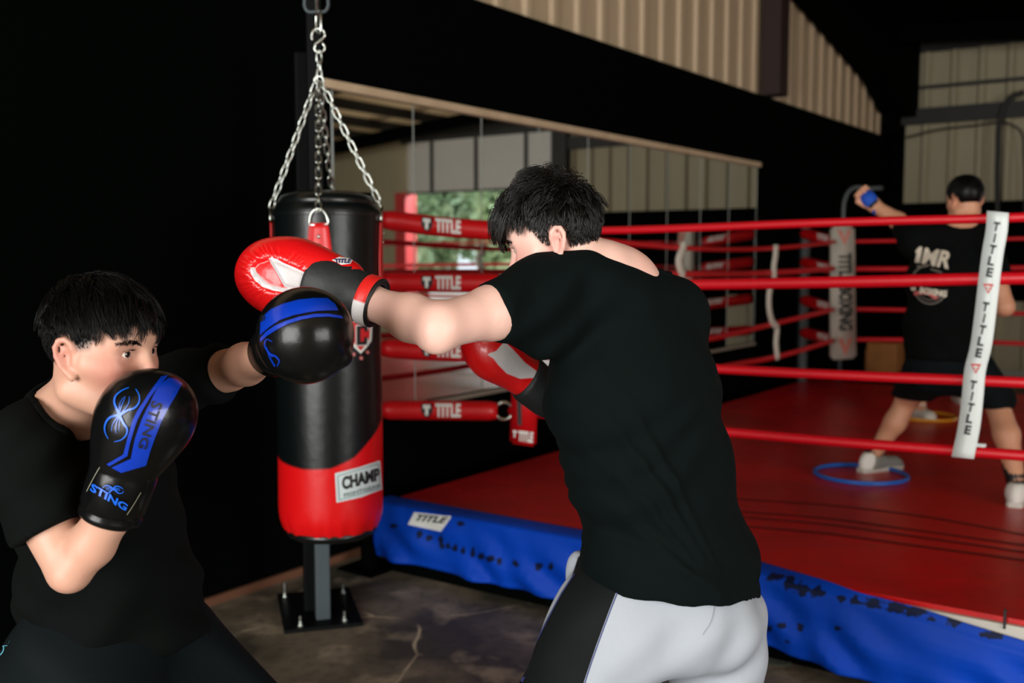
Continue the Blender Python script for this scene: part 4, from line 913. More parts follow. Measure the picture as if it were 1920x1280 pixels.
# right-hand panel (mirrored, on the far outer leg)
r0 = HR_m; ax = nz(KR_m - HR_m); q = V - r0; side = q @ (-latm); fr = q @ facm; pan = np.minimum(pan, np.where((side > .06) & (V[:, 2] < .95), np.abs(fr - .02) - .04, .05))
obj('trousers', V, F, m_pants, man, attrs={'panel': pan})
seam = smoothline([at(1341, 1112, 2.0), at(1339, 1140, 2.0), at(1333, 1165, 2.0), at(1322, 1185, 2.0)], 12)
mb = MB(); tb = bvh_of(bpy.data.objects['trousers']); lay('seam', [strokepx([(1341, 1112), (1340, 1140), (1334, 1165), (1318, 1190)], 1.6)], tb, mk('grey_seam', sg(150, 156, 166), .8), bpy.data.objects['trousers'], .001)
lay('piping', [strokepx([(1181, 1040), (1165, 1090), (1142, 1150), (1120, 1210), (1098, 1275), (1075, 1360)], 1.8, n=40), strokepx([(1078, 1075), (1055, 1110), (1028, 1160), (1003, 1210), (971, 1288)], 1.8, n=40)], tb, mk('navy_piping', sg(50, 62, 120), .7), bpy.data.objects['trousers'], .0015)
def shoe(A, d, mat_up, mat_sole, parent, L=.27, zf=0., heel=None):
    d = nz(np.array([d[0], d[1], 0])); sd = np.array([-d[1], d[0], 0]); A = np.array([A[0], A[1], zf]); G = SDF(A - .26, A + np.array([.26, .26, .2]), .005)
    M = np.array([d, sd, [0, 0, 1.]])
    G.put(ell(A - d*.035 + ZZ*.045, (.055, .037, .06), M), .01); G.put(cone(A + ZZ*.045, A + d*.15 + ZZ*.035, .042, .036, flat=(sd, 1.08)), .03); G.put(cone(A - d*.02 + ZZ*.07, A + d*.02+ZZ*.10, .038, .036), .03); G.put(ell(A + d*.15 + ZZ*.028, (.055, .042, .03), M), .02)
    G.all(lambda D, X, Y, Z: np.maximum(np.maximum(D, zf + .018 - Z), Z - zf - .105))
    V, F = G.mesh(1); s_ = obj('shoe', V, F, mat_up, parent, attrs={'heel': (V - A) @ d + .035 - .25*(V[:, 2]-zf-.05)})
    mb = MB(); pr = [(-.092, .022), (-.08, .034), (-.03, .037), (.05, .036), (.12, .045), (.17, .042), (.2, .025), (.207, 0)]; out = [(a, b) for a, b in pr] + [(a, -b) for a, b in pr[::-1]]; k = len(out)
    V = [A + d*a + sd*b + ZZ*z for z in (.001, .024) for a, b in out]; mb.add(V, [tuple(range(k)), tuple(range(2*k-1, k-1, -1))] + [(i, k+i, k+(i+1) % k, (i+1) % k) for i in range(k)]); mb.build('sole', mat_sole, s_)
    mb = MB()
    for i in range(5):
        c = A + d*(.045 + .018*i) + ZZ*(.086 - .008*i); mb.tube([c - sd*.03 - ZZ*.012, c - sd*.012 + ZZ*.003, c + sd*.012 + ZZ*.003, c + sd*.03 - ZZ*.012], .0032, 6)
    mb.build('laces', m_white, s_, smooth=True); return s_
m_shoe = mk('grey_suede', sg(128, 130, 124), .8, attrs=[('heel', sg(222, 220, 212), .004)], bump=[(80, .1)]); m_sole = mk('white_sole', sg(205, 202, 192), .6); m_shoew = mk('white_trainer', sg(200, 196, 184), .6)
shoe(AL_m, (-.8, .6), m_shoew, m_sole, man); shoe(AR_m, (-.7, .7), m_shoew, m_sole, man)
# hair
def len_m(q):
    t = np.clip((q[:, 2] - .030 + .3*np.clip(-q[:, 0]-.03, 0, .1))/.05, 0, 1); b = np.clip((-q[:, 0] - .03)/.05, 0, 1)
    return .010 + .050*t**1.2 + .038*np.clip((q[:, 0]-.02)/.07, 0, 1)*t - .012*b*t + .014*b*(1-t)
def flow_m(q):
    f, l, u = q.T; top = np.clip((u-.05)/.05, 0, 1); bk = np.clip((-f-.03)/.05, 0, 1)
    return np.stack([.95*top*(1-bk) + .42*(1-top)*(1-bk) - .12*bk, np.sign(l)*.25*top, -(.25 + .75*(1-top)) + 0*f], 1)
mh = obj('hair', *capmesh(HM, lambda q: hair_edge(q, .078, .02, -.055), .004), m_hair1, man)
V, F = hair(HM, 7000, flow_m, len_m, lambda q: hair_edge(q, .066, .01, -.085), 21, lift=.62, vol=.22, topv=.22, jit=.22, rad=.0011, grav=.42, ng=230, clump=.8); obj('hair_strands', V, F, m_hair1, mh)
eyes(HM, man, nz(HM.F + np.array([0, -.1, 0])), m_hair1)
# ================================================================== the boxer on the left (black tee, black and blue gloves)
HB_ = Head(at(185, 650, 1.64), (.95, -.29, -.07), k=.95, ear=.018)
sL, sR = at(252, 738, 2.0), at(38, 850, 1.63); eL = at(430, 694, 1.90); wL = at(512, 664, 1.72); eR = at(130, 1066, 1.57); wR = at(238, 888, 1.56)
nbB = at(145, 800, 1.79); chB = at(180, 920, 1.81); waB = at(195, 1070, 1.86); peB = at(215, 1200, 1.88)
latb = nz((sL - sR)*np.array([1, 1, 0])); 
hLb, hRb = at(300, 1225, 1.95), at(140, 1245, 1.78); kLb, kRb = at(560, 1430, 2.0), at(240, 1560, 1.62); aLb, aRb = np.array([-.46, 2.08, .09]), np.array([-.72, 1.72, .09])
kRb = np.array([-.60, 1.66, .44]); kLb = np.array([-.50, 1.98, .45])
lo = np.array([-1.12, 1.3, 0]); hi = np.array([-.2, 2.25, 1.5])
Df = SDF(lo, hi, .009, (HB_.C - .135, HB_.C + .135, .0036)); HB_.sculpt(Df)
Df.put(cone(HB_.w(-.022, 0, -.06), at(140, 775, 1.74), .050, .057), .03)
Df.put(cone(at(140, 780, 1.76), sR*.7+nbB*.3 + ZZ*.03, .05, .045), .05); Df.put(cone(at(145, 780, 1.78), sL*.7+nbB*.3 + ZZ*.02, .05, .045), .05)
Df.put(cone(nbB - ZZ*.03, chB, .06, .095, flat=(latb, 1.4)), .05); Df.put(cone(chB, waB, .095, .09, flat=(latb, 1.3)), .05); Df.put(cone(waB, peB, .09, .1, flat=(latb, 1.3)), .05)
limbs(Df, [(sL, eL, .05, .037), (eL, eL*.6+wL*.4, .036, .037), (eL*.6+wL*.4, wL, .036, .028), (wL, at(545, 645, 1.66), .029, .03)], .02)
limbs(Df, [(sR, eR*.5+sR*.5, .052, .049), (eR*.5+sR*.5, eR, .046, .035), (eR, at(172, 1020, 1.57), .034, .0365), (at(172, 1020, 1.57), at(204, 968, 1.562), .0365, .033), (at(204, 968, 1.562), wR, .033, .029), (wR, at(255, 830, 1.57), .030, .03)], .009)
Df.put(ell(at(132, 1082, 1.555), (.021, .021, .018)), .02)
limbs(Df, [(hLb, kLb, .085, .055), (kLb, aLb, .055, .036), (aLb, aLb + np.array([.16, -.04, -.05]), .036, .03), (hRb, kRb, .085, .055), (kRb, aRb, .055, .036), (aRb, aRb + np.array([.16, -.04, -.05]), .036, .03)], .03)
sk2 = skin_mat('skin_warm', sg(198, 152, 130), sg(184, 112, 98), sg(34, 30, 26))
hlb = lambda q: hair_edge(q, .062, .004, -.06, .022)
boy = root_body('person', Df, np.array([-.7, 1.9, 0]), sk2, 'young boxer in black t-shirt, guarding his chin with a black and blue glove', HB_, hlb)
Ds = SDF(lo - .03, hi + .05, .0065)
Ds.put(cone(at(150, 815, 1.79), at(180, 930, 1.81), .095, .122, flat=(latb, 1.38)), .05); Ds.put(cone(at(180, 930, 1.81), at(205, 1080, 1.85), .122, .126, flat=(latb, 1.30)), .05); Ds.put(cone(at(205, 1080, 1.85), at(222, 1200, 1.88), .128, .148, flat=(nz(latb*.9+np.array([.6, 0, 0])), 1.22)), .05)
for (a, b) in ((at(135, 800, 1.77), sR + ZZ*.005), (at(150, 790, 1.80), sL + ZZ*.005)): Ds.put(cone(a, b, .05, .066), .06)
nR = nz(eR - sR); nR = nz(np.array([.39, -.15, -.92])); cR = at(80, 1001, 1.57)
Ds.put(cone(sR, eR, .067, .059, cut=[(cR, nR)]), .045)
Ds.put(cone(sL, sL*.0+eL*1.0, .068, .054, cut=[(at(420, 694, 1.905), nz(eL-sL))]), .045)
def folds_b(D, X, Y, Z):
    d = .006*np.sin((Z*1.1 - X*.9)*36 + 2*np.sin(Y*14 + Z*6)) * np.clip((1.08-Z)/.2, 0, 1) + .003*np.sin((Z + X*.6)*62 + 2*np.sin(X*22)) + .004*np.clip((Z-1.0)/.1, 0, 1)*np.sin((X*.8-Z)*70+Y*25)*np.clip((-.62-X)/.08, 0, 1)
    return D + d
Ds.all(folds_b); hp = at(215, 1175, 1.88); hn = nz(np.array([-.16, .05, -1]))
Ds.all(lambda D, X, Y, Z: np.maximum(D, (X-hp[0])*hn[0] + (Y-hp[1])*hn[1] + (Z-hp[2]-.006*np.sin(X*28+Y*20))*hn[2]))
Cb = Ds.neck([cone(HB_.w(-.03, 0, -.08), at(136, 768, 1.735), .060, .064), cone(at(150, 752, 1.72), at(162, 770, 1.69), .05, .052)])
V, F = Ds.mesh(2); sh2 = obj('t_shirt', V, F, m_shirt2, boy); obj('collar', *Cb.mesh(2), m_shirt2, sh2)
cl_ = smoothline([at(90, 715, 1.745), at(74, 728, 1.71), at(80, 742, 1.675), at(100, 762, 1.65), at(130, 780, 1.645), at(165, 792, 1.655), at(200, 795, 1.68)], 30)
Dp = SDF(np.array([-1.1, 1.35, .2]), np.array([-.15, 2.35, 1.0]), .008)
Dp.put(cone(at(205, 1150, 1.87), peB, .118, .13, flat=(latb, 1.3)), .05); Dp.put(cone(hLb, kLb + ZZ*.02, .125, .10), .05); Dp.put(cone(hRb, kRb, .125, .105), .05)
Dp.put(cone(hLb + ZZ*.0, at(395, 1340, 1.97), .11, .085), .05)
Dp.all(lambda D, X, Y, Z: np.maximum(D + .006*np.sin((X*.7 + Z)*38 + 2*np.sin(Y*16)), .34 - Z))
V, F = Dp.mesh(2); so = obj('shorts', V, F, m_shorts, boy)
sob = bvh_of(so); lay('side_piping', [strokepx([(14, 1184), (4, 1192), (3, 1206), (8, 1214), (6, 1222), (1, 1228)], 2.2)], sob, mk('pale_blue_piping', sg(90, 160, 180), .5), so, .002)
shoe(aLb, (.95, -.3), m_shoe, m_sole, boy); shoe(aRb, (.95, -.3), m_shoe, m_sole, boy)
def len_b(q):
    f, l, u = q.T; fr = np.clip((f+.01)/.06, 0, 1); thr = .042 - .0*fr; t = np.clip((u-thr)/.02, 0, 1); b = np.clip((-f-.05)/.04, 0, 1); t = np.maximum(t, b*np.clip((u+.03)/.03, 0, 1)*.5)
    return .008 + .046*t + .012*np.clip((u-.08)/.03, 0, 1) - .012*b*t
def flow_b(q):
    f, l, u = q.T; top = np.clip((u-.05)/.05, 0, 1); bk = np.clip((-f-.05)/.04, 0, 1); lowf = np.clip((.02-u)/.03, 0, 1)
    return np.stack([(.9*top + .35*(1-top) + .3*lowf)*(1-bk) - .1*bk, np.sign(l)*.45*top, -(.3 + .7*(1-top))], 1)
eb = lambda q: hair_edge(q, .064, .016, -.05, .022)
hb_ = obj('hair', *capmesh(HB_, lambda q: np.maximum(hair_edge(q, .075, .03, -.03, .022), .036 - q[:, 2] - .7*np.clip(-q[:, 0]-.04, 0, .1)), .005), m_hair2, boy)
V, F = hair(HB_, 7000, flow_b, len_b, eb, 33, lift=.36, vol=.15, jit=.26, rad=.0011, grav=.75, clump=.82, ng=190)
obj('hair_strands', V, F, m_hair2, hb_)
eyes(HB_, boy, nz(np.array([.86, -.48, .03])), m_hair2)
# ------------------------------------------------------------------ boxing gloves
m_gblack = mk('black_glove_leather', (.003, .0034, .0034), .24, spec=.3, bump=[(14, .08), (90, .04)], coat=.0)
m_gblue = mk('blue_glove_print', sg(4, 50, 165), .3, coat=.4)
m_gblue2 = mk('bright_blue_print', sg(6, 90, 205), .35, coat=.3)
m_gred = mk('red_glove_leather', sg(212, 16, 20), .33, attrs=[('white', sg(198, 194, 195), .0008)], bump=[(22, .2), (90, .05)], coat=.25)
m_cuffr = mk('black_cuff_webbing', sg(20, 24, 25), .6, bump=[(50, .15)])
m_rw = mk('red_cuff_trim', sg(214, 30, 26), .45, attrs=[('white', sg(222, 218, 220), .002)])
def frame(a, b, toward=CAM):
    A = nz(b - a); B = nz(toward - (a+b)/2); B = nz(B - A*(A @ B)); Cc = np.cross(A, B); return A, B, Cc
def cufftube(a, b, prof, n=40, axes=None, flat=1.0):
    A = nz(b - a); L_ = np.linalg.norm(b - a); X_, Y_ = axes; Y_ = Y_*flat; mb = MB(); V = []; 
    for (t, r) in prof:
        for k in range(n):
            th = 2*math.pi*k/n; V.append(a + A*L_*t + r*(X_*math.cos(th) + Y_*math.sin(th)))
    m = len(prof); mb.add(V, [(i*n+k, i*n+(k+1) % n, (i+1)*n+(k+1) % n, (i+1)*n+k) for i in range(m-1) for k in range(n)] + [tuple(range((m-1)*n, m*n))]); return mb
# --- guard glove of the left boxer (his right hand)
a_, b_ = at(232, 885, 1.555), at(285, 716, 1.545); A, B, Cc = frame(a_, b_)   # B points to camera
if Cc[0] > 0: pass
rgt = Cc if Cc[0] > 0 else -Cc
G = SDF(np.minimum(a_, b_) - .17, np.maximum(a_, b_) + .17, .0036); M = np.array([A, rgt, B])
ctr = at(268, 782, 1.548)
G.put(ell(at(264, 800, 1.55), (.080, .062, .056), M), .01); G.put(ell(at(280, 764, 1.545), (.052, .063, .054), M), .03); G.put(ell(at(292, 778, 1.57), (.064, .058, .056), M), .03)
G.put(cone(at(222, 905, 1.556), at(258, 800, 1.55), .046, .060), .03)
G.put(cone(at(210, 850, 1.595), at(214, 768, 1.595), .023, .021), .008)
gl = obj('boxing_glove', *G.mesh(2), m_gblack, boy, loc=ctr, label='black and blue glove guarding the chin'); gb = bvh_of(gl)
cv = lambda L_: [(150 + x/3.88, 670 + y/3.88) for x, y in L_]
wide = cv([(645, 148), (700, 160), (742, 190), (700, 270), (640, 370), (590, 470), (550, 570), (510, 680), (480, 785), (300, 838), (230, 800), (370, 735), (385, 660), (400, 590), (425, 515), (450, 450), (478, 388), (510, 330), (535, 275), (560, 230), (600, 185)])
thin = cv([(590, 140), (640, 130), (590, 195), (540, 250), (510, 290), (480, 340), (448, 395), (420, 450), (398, 510), (380, 570), (362, 635), (345, 715), (215, 790), (195, 775), (315, 705), (332, 640), (345, 590), (360, 540), (378, 470), (400, 420), (428, 370), (460, 325), (495, 270), (530, 220)])
bd = lay('blue_band', [tri2d(wide, 5), tri2d(thin, 5)], gb, m_gblue, gl, .0012)
lay('lettering', [textpx('STING', [(305.5, 757), (273.5, 843), (258.5, 838), (285, 750)], 4, .015)], gb, m_ink, gl, .0024)
ST = lambda pts, w0, w1: strokepx(cv(pts), w0, w1, 16)
def spider(T):
    s_ = []
    for pts, w0, w1 in [([(358, 219), (300, 245), (256, 290), (252, 330), (270, 375), (288, 420)], 1.2, 5), ([(406, 230), (432, 280), (428, 330), (400, 365), (345, 385), (290, 420)], 1.2, 5), ([(330, 283), (318, 320), (300, 360), (290, 410)], .8, 1.8), ([(360, 285), (356, 330), (330, 372), (292, 410)], .8, 1.8), ([(318, 290), (296, 325), (286, 370), (288, 405)], .6, 1.4),
                        ([(208, 590), (184, 540), (186, 485), (215, 440), (250, 425), (286, 418)], 1.2, 5), ([(250, 612), (305, 595), (338, 560), (344, 520), (318, 480), (288, 420)], 1.2, 5), ([(230, 535), (236, 495), (258, 455), (282, 425)], .8, 1.8), ([(264, 550), (262, 505), (270, 465), (284, 430)], .8, 1.8), ([(284, 535), (286, 500), (288, 470), (288, 430)], .6, 1.4)]:
        s_.append(T(pts, w0, w1))
    return s_
lay('emblem', spider(ST), gb, m_gblue2, gl, .0016)
c0, c1 = at(204, 972, 1.555), at(240, 862, 1.553); cA = nz(c1 - c0); cX = nz(B - cA*(B @ cA)); cY = np.cross(cA, cX)
cu = cufftube(c0, c1, [(0, .036), (-.02, .042), (.02, .0475), (.10, .0485), (.15, .046), (.19, .0475), (.22, .050), (.80, .0515), (.86, .0505), (.90, .052), (.97, .0535), (1.02, .052), (1.06, .046), (1.08, .03)], 48, (cX, cY)); cuo = cu.build('cuff', m_gblack, gl, smooth=True); cub = bvh_of(cuo)
quad = cv([(92, 912), (350, 1068), (330, 1116), (76, 968)])
lay('cuff_lettering', [textpx('STING', quad, 4, .03)], cub, m_gblue2, gl, .0022)
def rot(pts, w0, w1):     # the same mark, smaller and turned, on the strap
    o_ = []
    for x, y in pts:
        X_, Y_ = (x - 288)/200, (y - 420)/200; o_.append((245 + 78*( Y_*.93 - X_*.2)*1.0, 955 + 62*(X_*.9 + Y_*.42)))
    return strokepx(cv(o_), w0*.8, w1*.55, 12)
lay('cuff_emblem', spider(rot), cub, m_gblue2, gl, .0022)
lay('cuff_stitching', [strokepx(cv(p), 1.0, n=10) for p in ([(148, 796), (100, 880), (52, 975)], [(440, 980), (390, 1065), (340, 1142)])], cub, mk('pale_stitch', sg(150, 150, 130), .6), gl, .0022)
# --- jabbing glove of the left boxer (his left hand), fist towards the camera side
fc = at(570, 628, 1.585); wr = at(520, 655, 1.72); A = nz(fc - wr); A, B, Cc = frame(wr, fc, CAM)
G = SDF(np.minimum(fc, wr) - .15, np.maximum(fc, wr) + .13, .0036)
G.put(ell(fc + A*.004, (.082, .068, .069), np.array([A, nz(np.cross([0, 0, 1], A)), np.cross(A, nz(np.cross([0, 0, 1], A)))])), .01)
G.put(ell(at(574, 632, 1.565), (.066, .062, .066)), .03)
G.put(cone(wr, fc, .042, .058), .03)
G.put(cone(at(588, 694, 1.552), at(640, 668, 1.556), .016, .018), .005); G.put(cone(at(545, 693, 1.60), at(588, 694, 1.552), .017, .016), .005)
gl2 = obj('boxing_glove', *G.mesh(2), m_gblack, boy, loc=fc, label='black and blue glove thrown in front of the red one'); g2 = bvh_of(gl2)
b1 = [(489, 604), (495, 592), (508, 580), (530, 570), (560, 562), (590, 559), (614, 559), (628, 570), (634, 582), (615, 582), (595, 583), (575, 586), (550, 591), (525, 600), (505, 613), (488, 628)]
b2 = [(488, 634), (500, 621), (515, 611), (535, 602), (560, 594), (590, 588.5), (615, 588), (640, 592), (643, 597), (615, 593.5), (590, 594.5), (565, 599), (540, 607), (517, 619), (500, 630), (489, 641)]
lay('blue_band', [tri2d(b1, 5), tri2d(b2, 5)], g2, m_gblue, gl2, .0012)
lay('lettering', [textpx('G', [(497.5, 589), (497.5, 600), (489, 604), (489, 593)], 3, .05)], g2, m_ink, gl2, .0024)
lay('emblem', [strokepx(p, a, b, 14) for p, a, b in (([(511, 640), (500, 636), (497, 646), (503, 658), (512, 668)], 1.5, 4), ([(520, 686), (524, 676), (518, 668), (508, 664)], 1.5, 4), ([(500, 650), (506, 668), (516, 686)], 2, 3))], g2, m_gblue, gl2, .0016)
w2 = wr - A*.10; cX = nz(np.cross(A, [0, 0, 1])); cY = np.cross(A, cX)
cufftube(w2 + A*.06, wr + A*.06, [(0, .034), (0, .040), (.1, .044), (.5, .046), (.9, .05), (1.0, .04)], 32, (cX, cY)).build('cuff', m_gblack, gl2, smooth=True)
# --- jabbing red glove of the tall boxer (his left hand), palm side to the camera
gA, gT = at(640, 545, 1.865), at(446, 512, 1.90); A, B, Cc = frame(gA, gT); upw = Cc if Cc[2] > 0 else -Cc; M = np.array([A, upw, B])
Y0 = 1.885
G = SDF(np.minimum(gA, gT) - .14, np.maximum(gA, gT) + .14, .0024)
G.put(ell(at(516, 517, Y0), (.076, .067, .060), M), .01); G.put(ell(at(552, 506, Y0), (.082, .053, .056), M), .03)
G.put(cone(at(560, 512, Y0), at(640, 530, 1.865), .055, .047), .03); G.put(ell(at(540, 540, Y0), (.06, .052, .058), M), .03)
def gl_loc(P): q = P - at(520, 519, Y0); return q @ A, q @ upw, q @ B
wp1 = [(468, 502), (474, 500), (477, 509), (483, 516), (490, 523), (498, 530), (507, 535), (530, 539.5), (545, 541), (535, 547), (525, 546.5), (509, 544), (490, 537), (476, 525), (469, 514)]
wp2 = [(501, 484), (507, 482), (518, 485.6), (530, 492.6), (551, 501), (584, 517), (583, 530), (581, 545), (558, 543), (542, 540.7), (530, 537), (523, 525.5), (514, 509), (504, 492.6)]
inner = [(466, 500), (478, 487), (500, 480), (522, 484), (552, 498), (590, 516), (586, 545), (560, 546), (525, 549), (500, 546), (478, 532), (466, 515)]
V, F = G.mesh(2)
for _ in range(3):
    x, y = topx(V); near = ((V - at(520, 519, Y0)) @ B) > 0
    break
sd = polysd(x, y, inner); s1 = polysd(x, y, wp1); s2 = polysd(x, y, wp2)
dep = np.where(near, np.clip(-sd/7, 0, 1)*-.009 + np.clip(1-np.abs(sd)/5, 0, 1)*-.002, 0)
an = np.arctan2(y-519, x-525); puck = np.where(near & (sd > 0) & (sd < 24) & (x < 570), np.sin(an*38 + 2*np.sin(an*9))*.0021*np.clip(1-np.abs(sd-9)/15, 0, 1), 0)
dep = dep + puck + np.where(near & (s1 < 0), np.clip(-s1/5, 0, 1)*.004, 0) + np.where(near & (s2 < 0), np.clip(-s2/7, 0, 1)*.005, 0)
V = V + B*dep[:, None]; V = lap(V, F, .2)
wh = np.where(near, np.minimum(s1, s2)/1000, 1.)
gr = obj('boxing_glove', V, F, m_gred, man, loc=gA, attrs={'white': wh}, label='red and white glove of the outstretched left arm')
c0, c1 = at(706, 568, 1.838), at(592, 527, 1.873); cA = nz(c1 - c0); cX = nz(B - cA*(B @ cA)); cY = np.cross(cA, cX)
cuff = cufftube(c0, c1, [(.0, .034), (-.02, .040), (.02, .0435), (.10, .0445), (.2, .045), (.45, .049), (.47, .052), (.95, .0575), (1.0, .0565), (1.04, .047), (1.06, .03)], 48, (cX, cY)).build('cuff', m_cuffr, gr, smooth=True)
V = []; wv = []; n = 64; prof = [(-.005, .0415), (.0, .0455), (.06, .0475), (.13, .0478), (.185, .0475), (.2, .046)]
L_ = np.linalg.norm(c1 - c0)
for t, r in prof:
    for k in range(n):
        th = 2*math.pi*k/n; d_ = cX*math.cos(th) + cY*math.sin(th); p = c0 + cA*L_*t + r*d_; V.append(p); wv.append((d_[2]-.02)*.05)
mb = MB(); F = [(i*n+k, i*n+(k+1) % n, (i+1)*n+(k+1) % n, (i+1)*n+k) for i in range(len(prof)-1) for k in range(n)]
obj('cuff_band', V, F, m_rw, gr, attrs={'white': wv})
mb = MB(); mb.tube([c0 + .0425*(cX*math.cos(t) + cY*math.sin(t)) for t in np.linspace(0, 2*math.pi, 41)[:-1]], .0042, 8, closed=True); mb.build('cuff_rim', m_ink, gr, smooth=True)
vv = [Vector(v.co) + Vector(wloc(o_)) for o_ in (gr, cuff) for v in o_.data.vertices]; n0_ = len(gr.data.vertices); ff = [tuple(p.vertices) for p in gr.data.polygons] + [tuple(i + n0_ for i in p.vertices) for p in cuff.data.polygons]; cub = BVHTree.FromPolygons(vv, ff); lp_ = lay('cuff_label', [tri2d([(622, 488), (636, 482), (662, 486), (657, 495), (640, 497)], 4)], cub, m_white, gr, .002)
lay('cuff_lettering', [textpx('TITLE', [(626, 486), (660, 486), (656, 494), (628, 494)], 4, .04)], cub, mk('navy_print', sg(40, 30, 90), .5), gr, .003)
# --- guarding red glove of the tall boxer (his right hand)
gA, gT = at(1000, 725, 2.29), at(890, 655, 2.24); A, B, Cc = frame(gA, gT); upw = Cc if Cc[2] > 0 else -Cc; M = np.array([A, upw, B])
G = SDF(np.minimum(gA, gT) - .16, np.maximum(gA, gT) + .16, .004)
G.put(ell(at(925, 655, 2.25), (.075, .062, .06), M), .01); G.put(ell(at(922, 640, 2.27), (.06, .06, .055)), .03); G.put(cone(at(935, 668, 2.255), at(1000, 715, 2.28), .055, .048), .03)
V, F = G.mesh(2); x, y = topx(V); wp = [(912, 664), (930, 658), (946, 640), (962, 655), (985, 680), (1006, 695), (1003, 708), (975, 710), (950, 700), (935, 685), (925, 672)]
gg = obj('boxing_glove', V, F, m_gred, man, loc=gA, attrs={'white': np.where(((V - at(940, 668, 2.26)) @ B) > -.01, polysd(x, y, wp)/1000, .1)}, label='red and white glove held in guard in front of the chest')
cufftube(at(1035, 750, 2.31), at(985, 706, 2.27), [(0, .036), (0, .046), (.2, .05), (.9, .054), (1.0, .05), (1.02, .03)], 32, (B, upw)).build('cuff', m_cuffr, gg, smooth=True)
# ================================================================== people training in the ring
sk3 = skin_mat('skin_tan', sg(206, 150, 118), sg(186, 112, 84), sg(30, 26, 22))
H3 = Head(at(1810, 372, 4.92), (-.12, .97, -.12), k=.93)
s3L, s3R = at(1712, 452, 5.02), at(1850, 456, 4.88); e3L = at(1684, 414, 5.16); w3L = at(1640, 386, 5.25); h3L = at(1616, 362, 5.29)
nb3, ch3, wa3, pe3 = at(1795, 432, 4.97), at(1772, 520, 4.97), at(1768, 620, 4.95), at(1778, 690, 4.95); lat3 = nz((s3L-s3R)*np.array([1, 1, 0]))
hl3, hr3 = at(1738, 700, 5.0), at(1825, 700, 4.88); kl3, kr3 = at(1702, 748, 5.25), at(1868, 752, 4.85); al3, ar3 = at(1637, 862, 5.33), at(1906, 928, 4.62)
al3[2] = MZ + .09; ar3[2] = MZ + .09; e3R = at(1884, 575, 4.80); w3R = at(1850, 500, 5.25)
lo = np.array([1.6, 4.35, MZ]); hi = np.array([2.75, 5.75, 2.0])
Df = SDF(lo, hi, .0085); H3.sculpt(Df)
Df.put(cone(H3.w(-.022, 0, -.06), nb3, .05, .06), .03); Df.put(cone(nb3, ch3, .06, .095, flat=(lat3, 1.4)), .05); Df.put(cone(ch3, pe3, .095, .095, flat=(lat3, 1.35)), .05)
limbs(Df, [(nb3, s3L, .05, .05), (nb3, s3R, .05, .05), (s3L, e3L, .048, .042), (e3L, w3L, .043, .030), (s3R, e3R, .048, .042), (e3R, w3R, .043, .030), (w3R, w3R + np.array([-.05, .06, .05]), .035, .03)], .02)
# hand with curled fingers
hd = nz(h3L - w3L); hs = nz(np.cross(hd, [0, 1, 0.2])); hn_ = np.cross(hd, hs)
Df.put(cone(w3L, w3L + hd*.075, .03, .036, flat=(hs, 1.25)), .015)
for k in range(4):
    b0 = w3L + hd*.08 + hs*(k-1.5)*.021; b1 = b0 + hd*(.030 - .004*abs(k-1.3)) + hn_*.012; b2 = b1 + hn_*.028 - hd*.004; Df.put(cone(b0, b1, .0105, .0098), .006); Df.put(cone(b1, b2, .0098, .0085), .004); Df.put(cone(b2, b2 - hd*.024 + hn_*.004, .0085, .0075), .003)
Df.put(cone(w3L + hd*.03 + hs*.036, w3L + hd*.07 + hs*.05 + hn_*.02, .012, .0105), .006); Df.put(cone(w3L + hd*.07 + hs*.05 + hn_*.02, w3L + hd*.088 + hs*.032 + hn_*.034, .0105, .009), .004)
limbs(Df, [(hl3, kl3, .08, .058), (kl3, kl3*.6+al3*.4 - np.array([0, .02, 0]), .054, .056), (kl3*.6+al3*.4 - np.array([0, .02, 0]), al3, .054, .036), (al3, al3 + np.array([.03, .1, -.05]), .036, .03), (hr3, kr3, .08, .058), (kr3, kr3*.6+ar3*.4 - np.array([0, .02, 0]), .054, .058), (kr3*.6+ar3*.4 - np.array([0, .02, 0]), ar3, .056, .036), (ar3, ar3 + np.array([.03, .1, -.05]), .036, .03)], .025)
tr = root_body('person', Df, np.array([2.1, 5.0, MZ]), sk3, 'person in black t-shirt and shorts in the ring, seen from behind with printed back', H3, lambda q: hair_edge(q, .07, .0, -.07))
Ds = SDF(lo, hi, .009)
Ds.put(cone(nb3 - ZZ*.05, ch3, .085, .125, flat=(lat3, 1.42)), .05); Ds.put(cone(ch3, wa3, .125, .13, flat=(lat3, 1.34)), .05); Ds.put(cone(wa3, at(1775, 700, 4.95), .132, .145, flat=(lat3, 1.3)), .05)
for s_ in (s3L, s3R): Ds.put(cone(nb3 - ZZ*.01, s_, .05, .07), .06)
Ds.put(cone(s3L, s3L*.3+e3L*.7, .07, .062, cut=[(s3L*.35+e3L*.65, nz(e3L-s3L))]), .03); Ds.put(cone(s3R, s3R*.3+e3R*.7, .07, .065, cut=[(s3R*.35+e3R*.65, nz(e3R-s3R))]), .03)
Ds.put(cone(H3.w(-.03, 0, -.08), nb3 + ZZ*.03, .058, .062), .01, 's')
Ds.all(lambda D, X, Y, Z: np.maximum(D + .004*np.sin((Z + X*.6)*40 + 2*np.sin(X*18)), .97 - Z)); V, F = Ds.mesh(2); s3 = obj('t_shirt', V, F, m_shirt2, tr); s3b = bvh_of(s3)
cb3 = lambda L_: [(1660 + x/7.53, 430 + y/7.53) for x, y in L_]
m_cream = mk('cream_print', sg(206, 196, 178), .6); m_grey3 = mk('grey_back_print', sg(120, 112, 102), .6); m_pinkp = mk('pink_back_print', sg(196, 90, 90), .6)
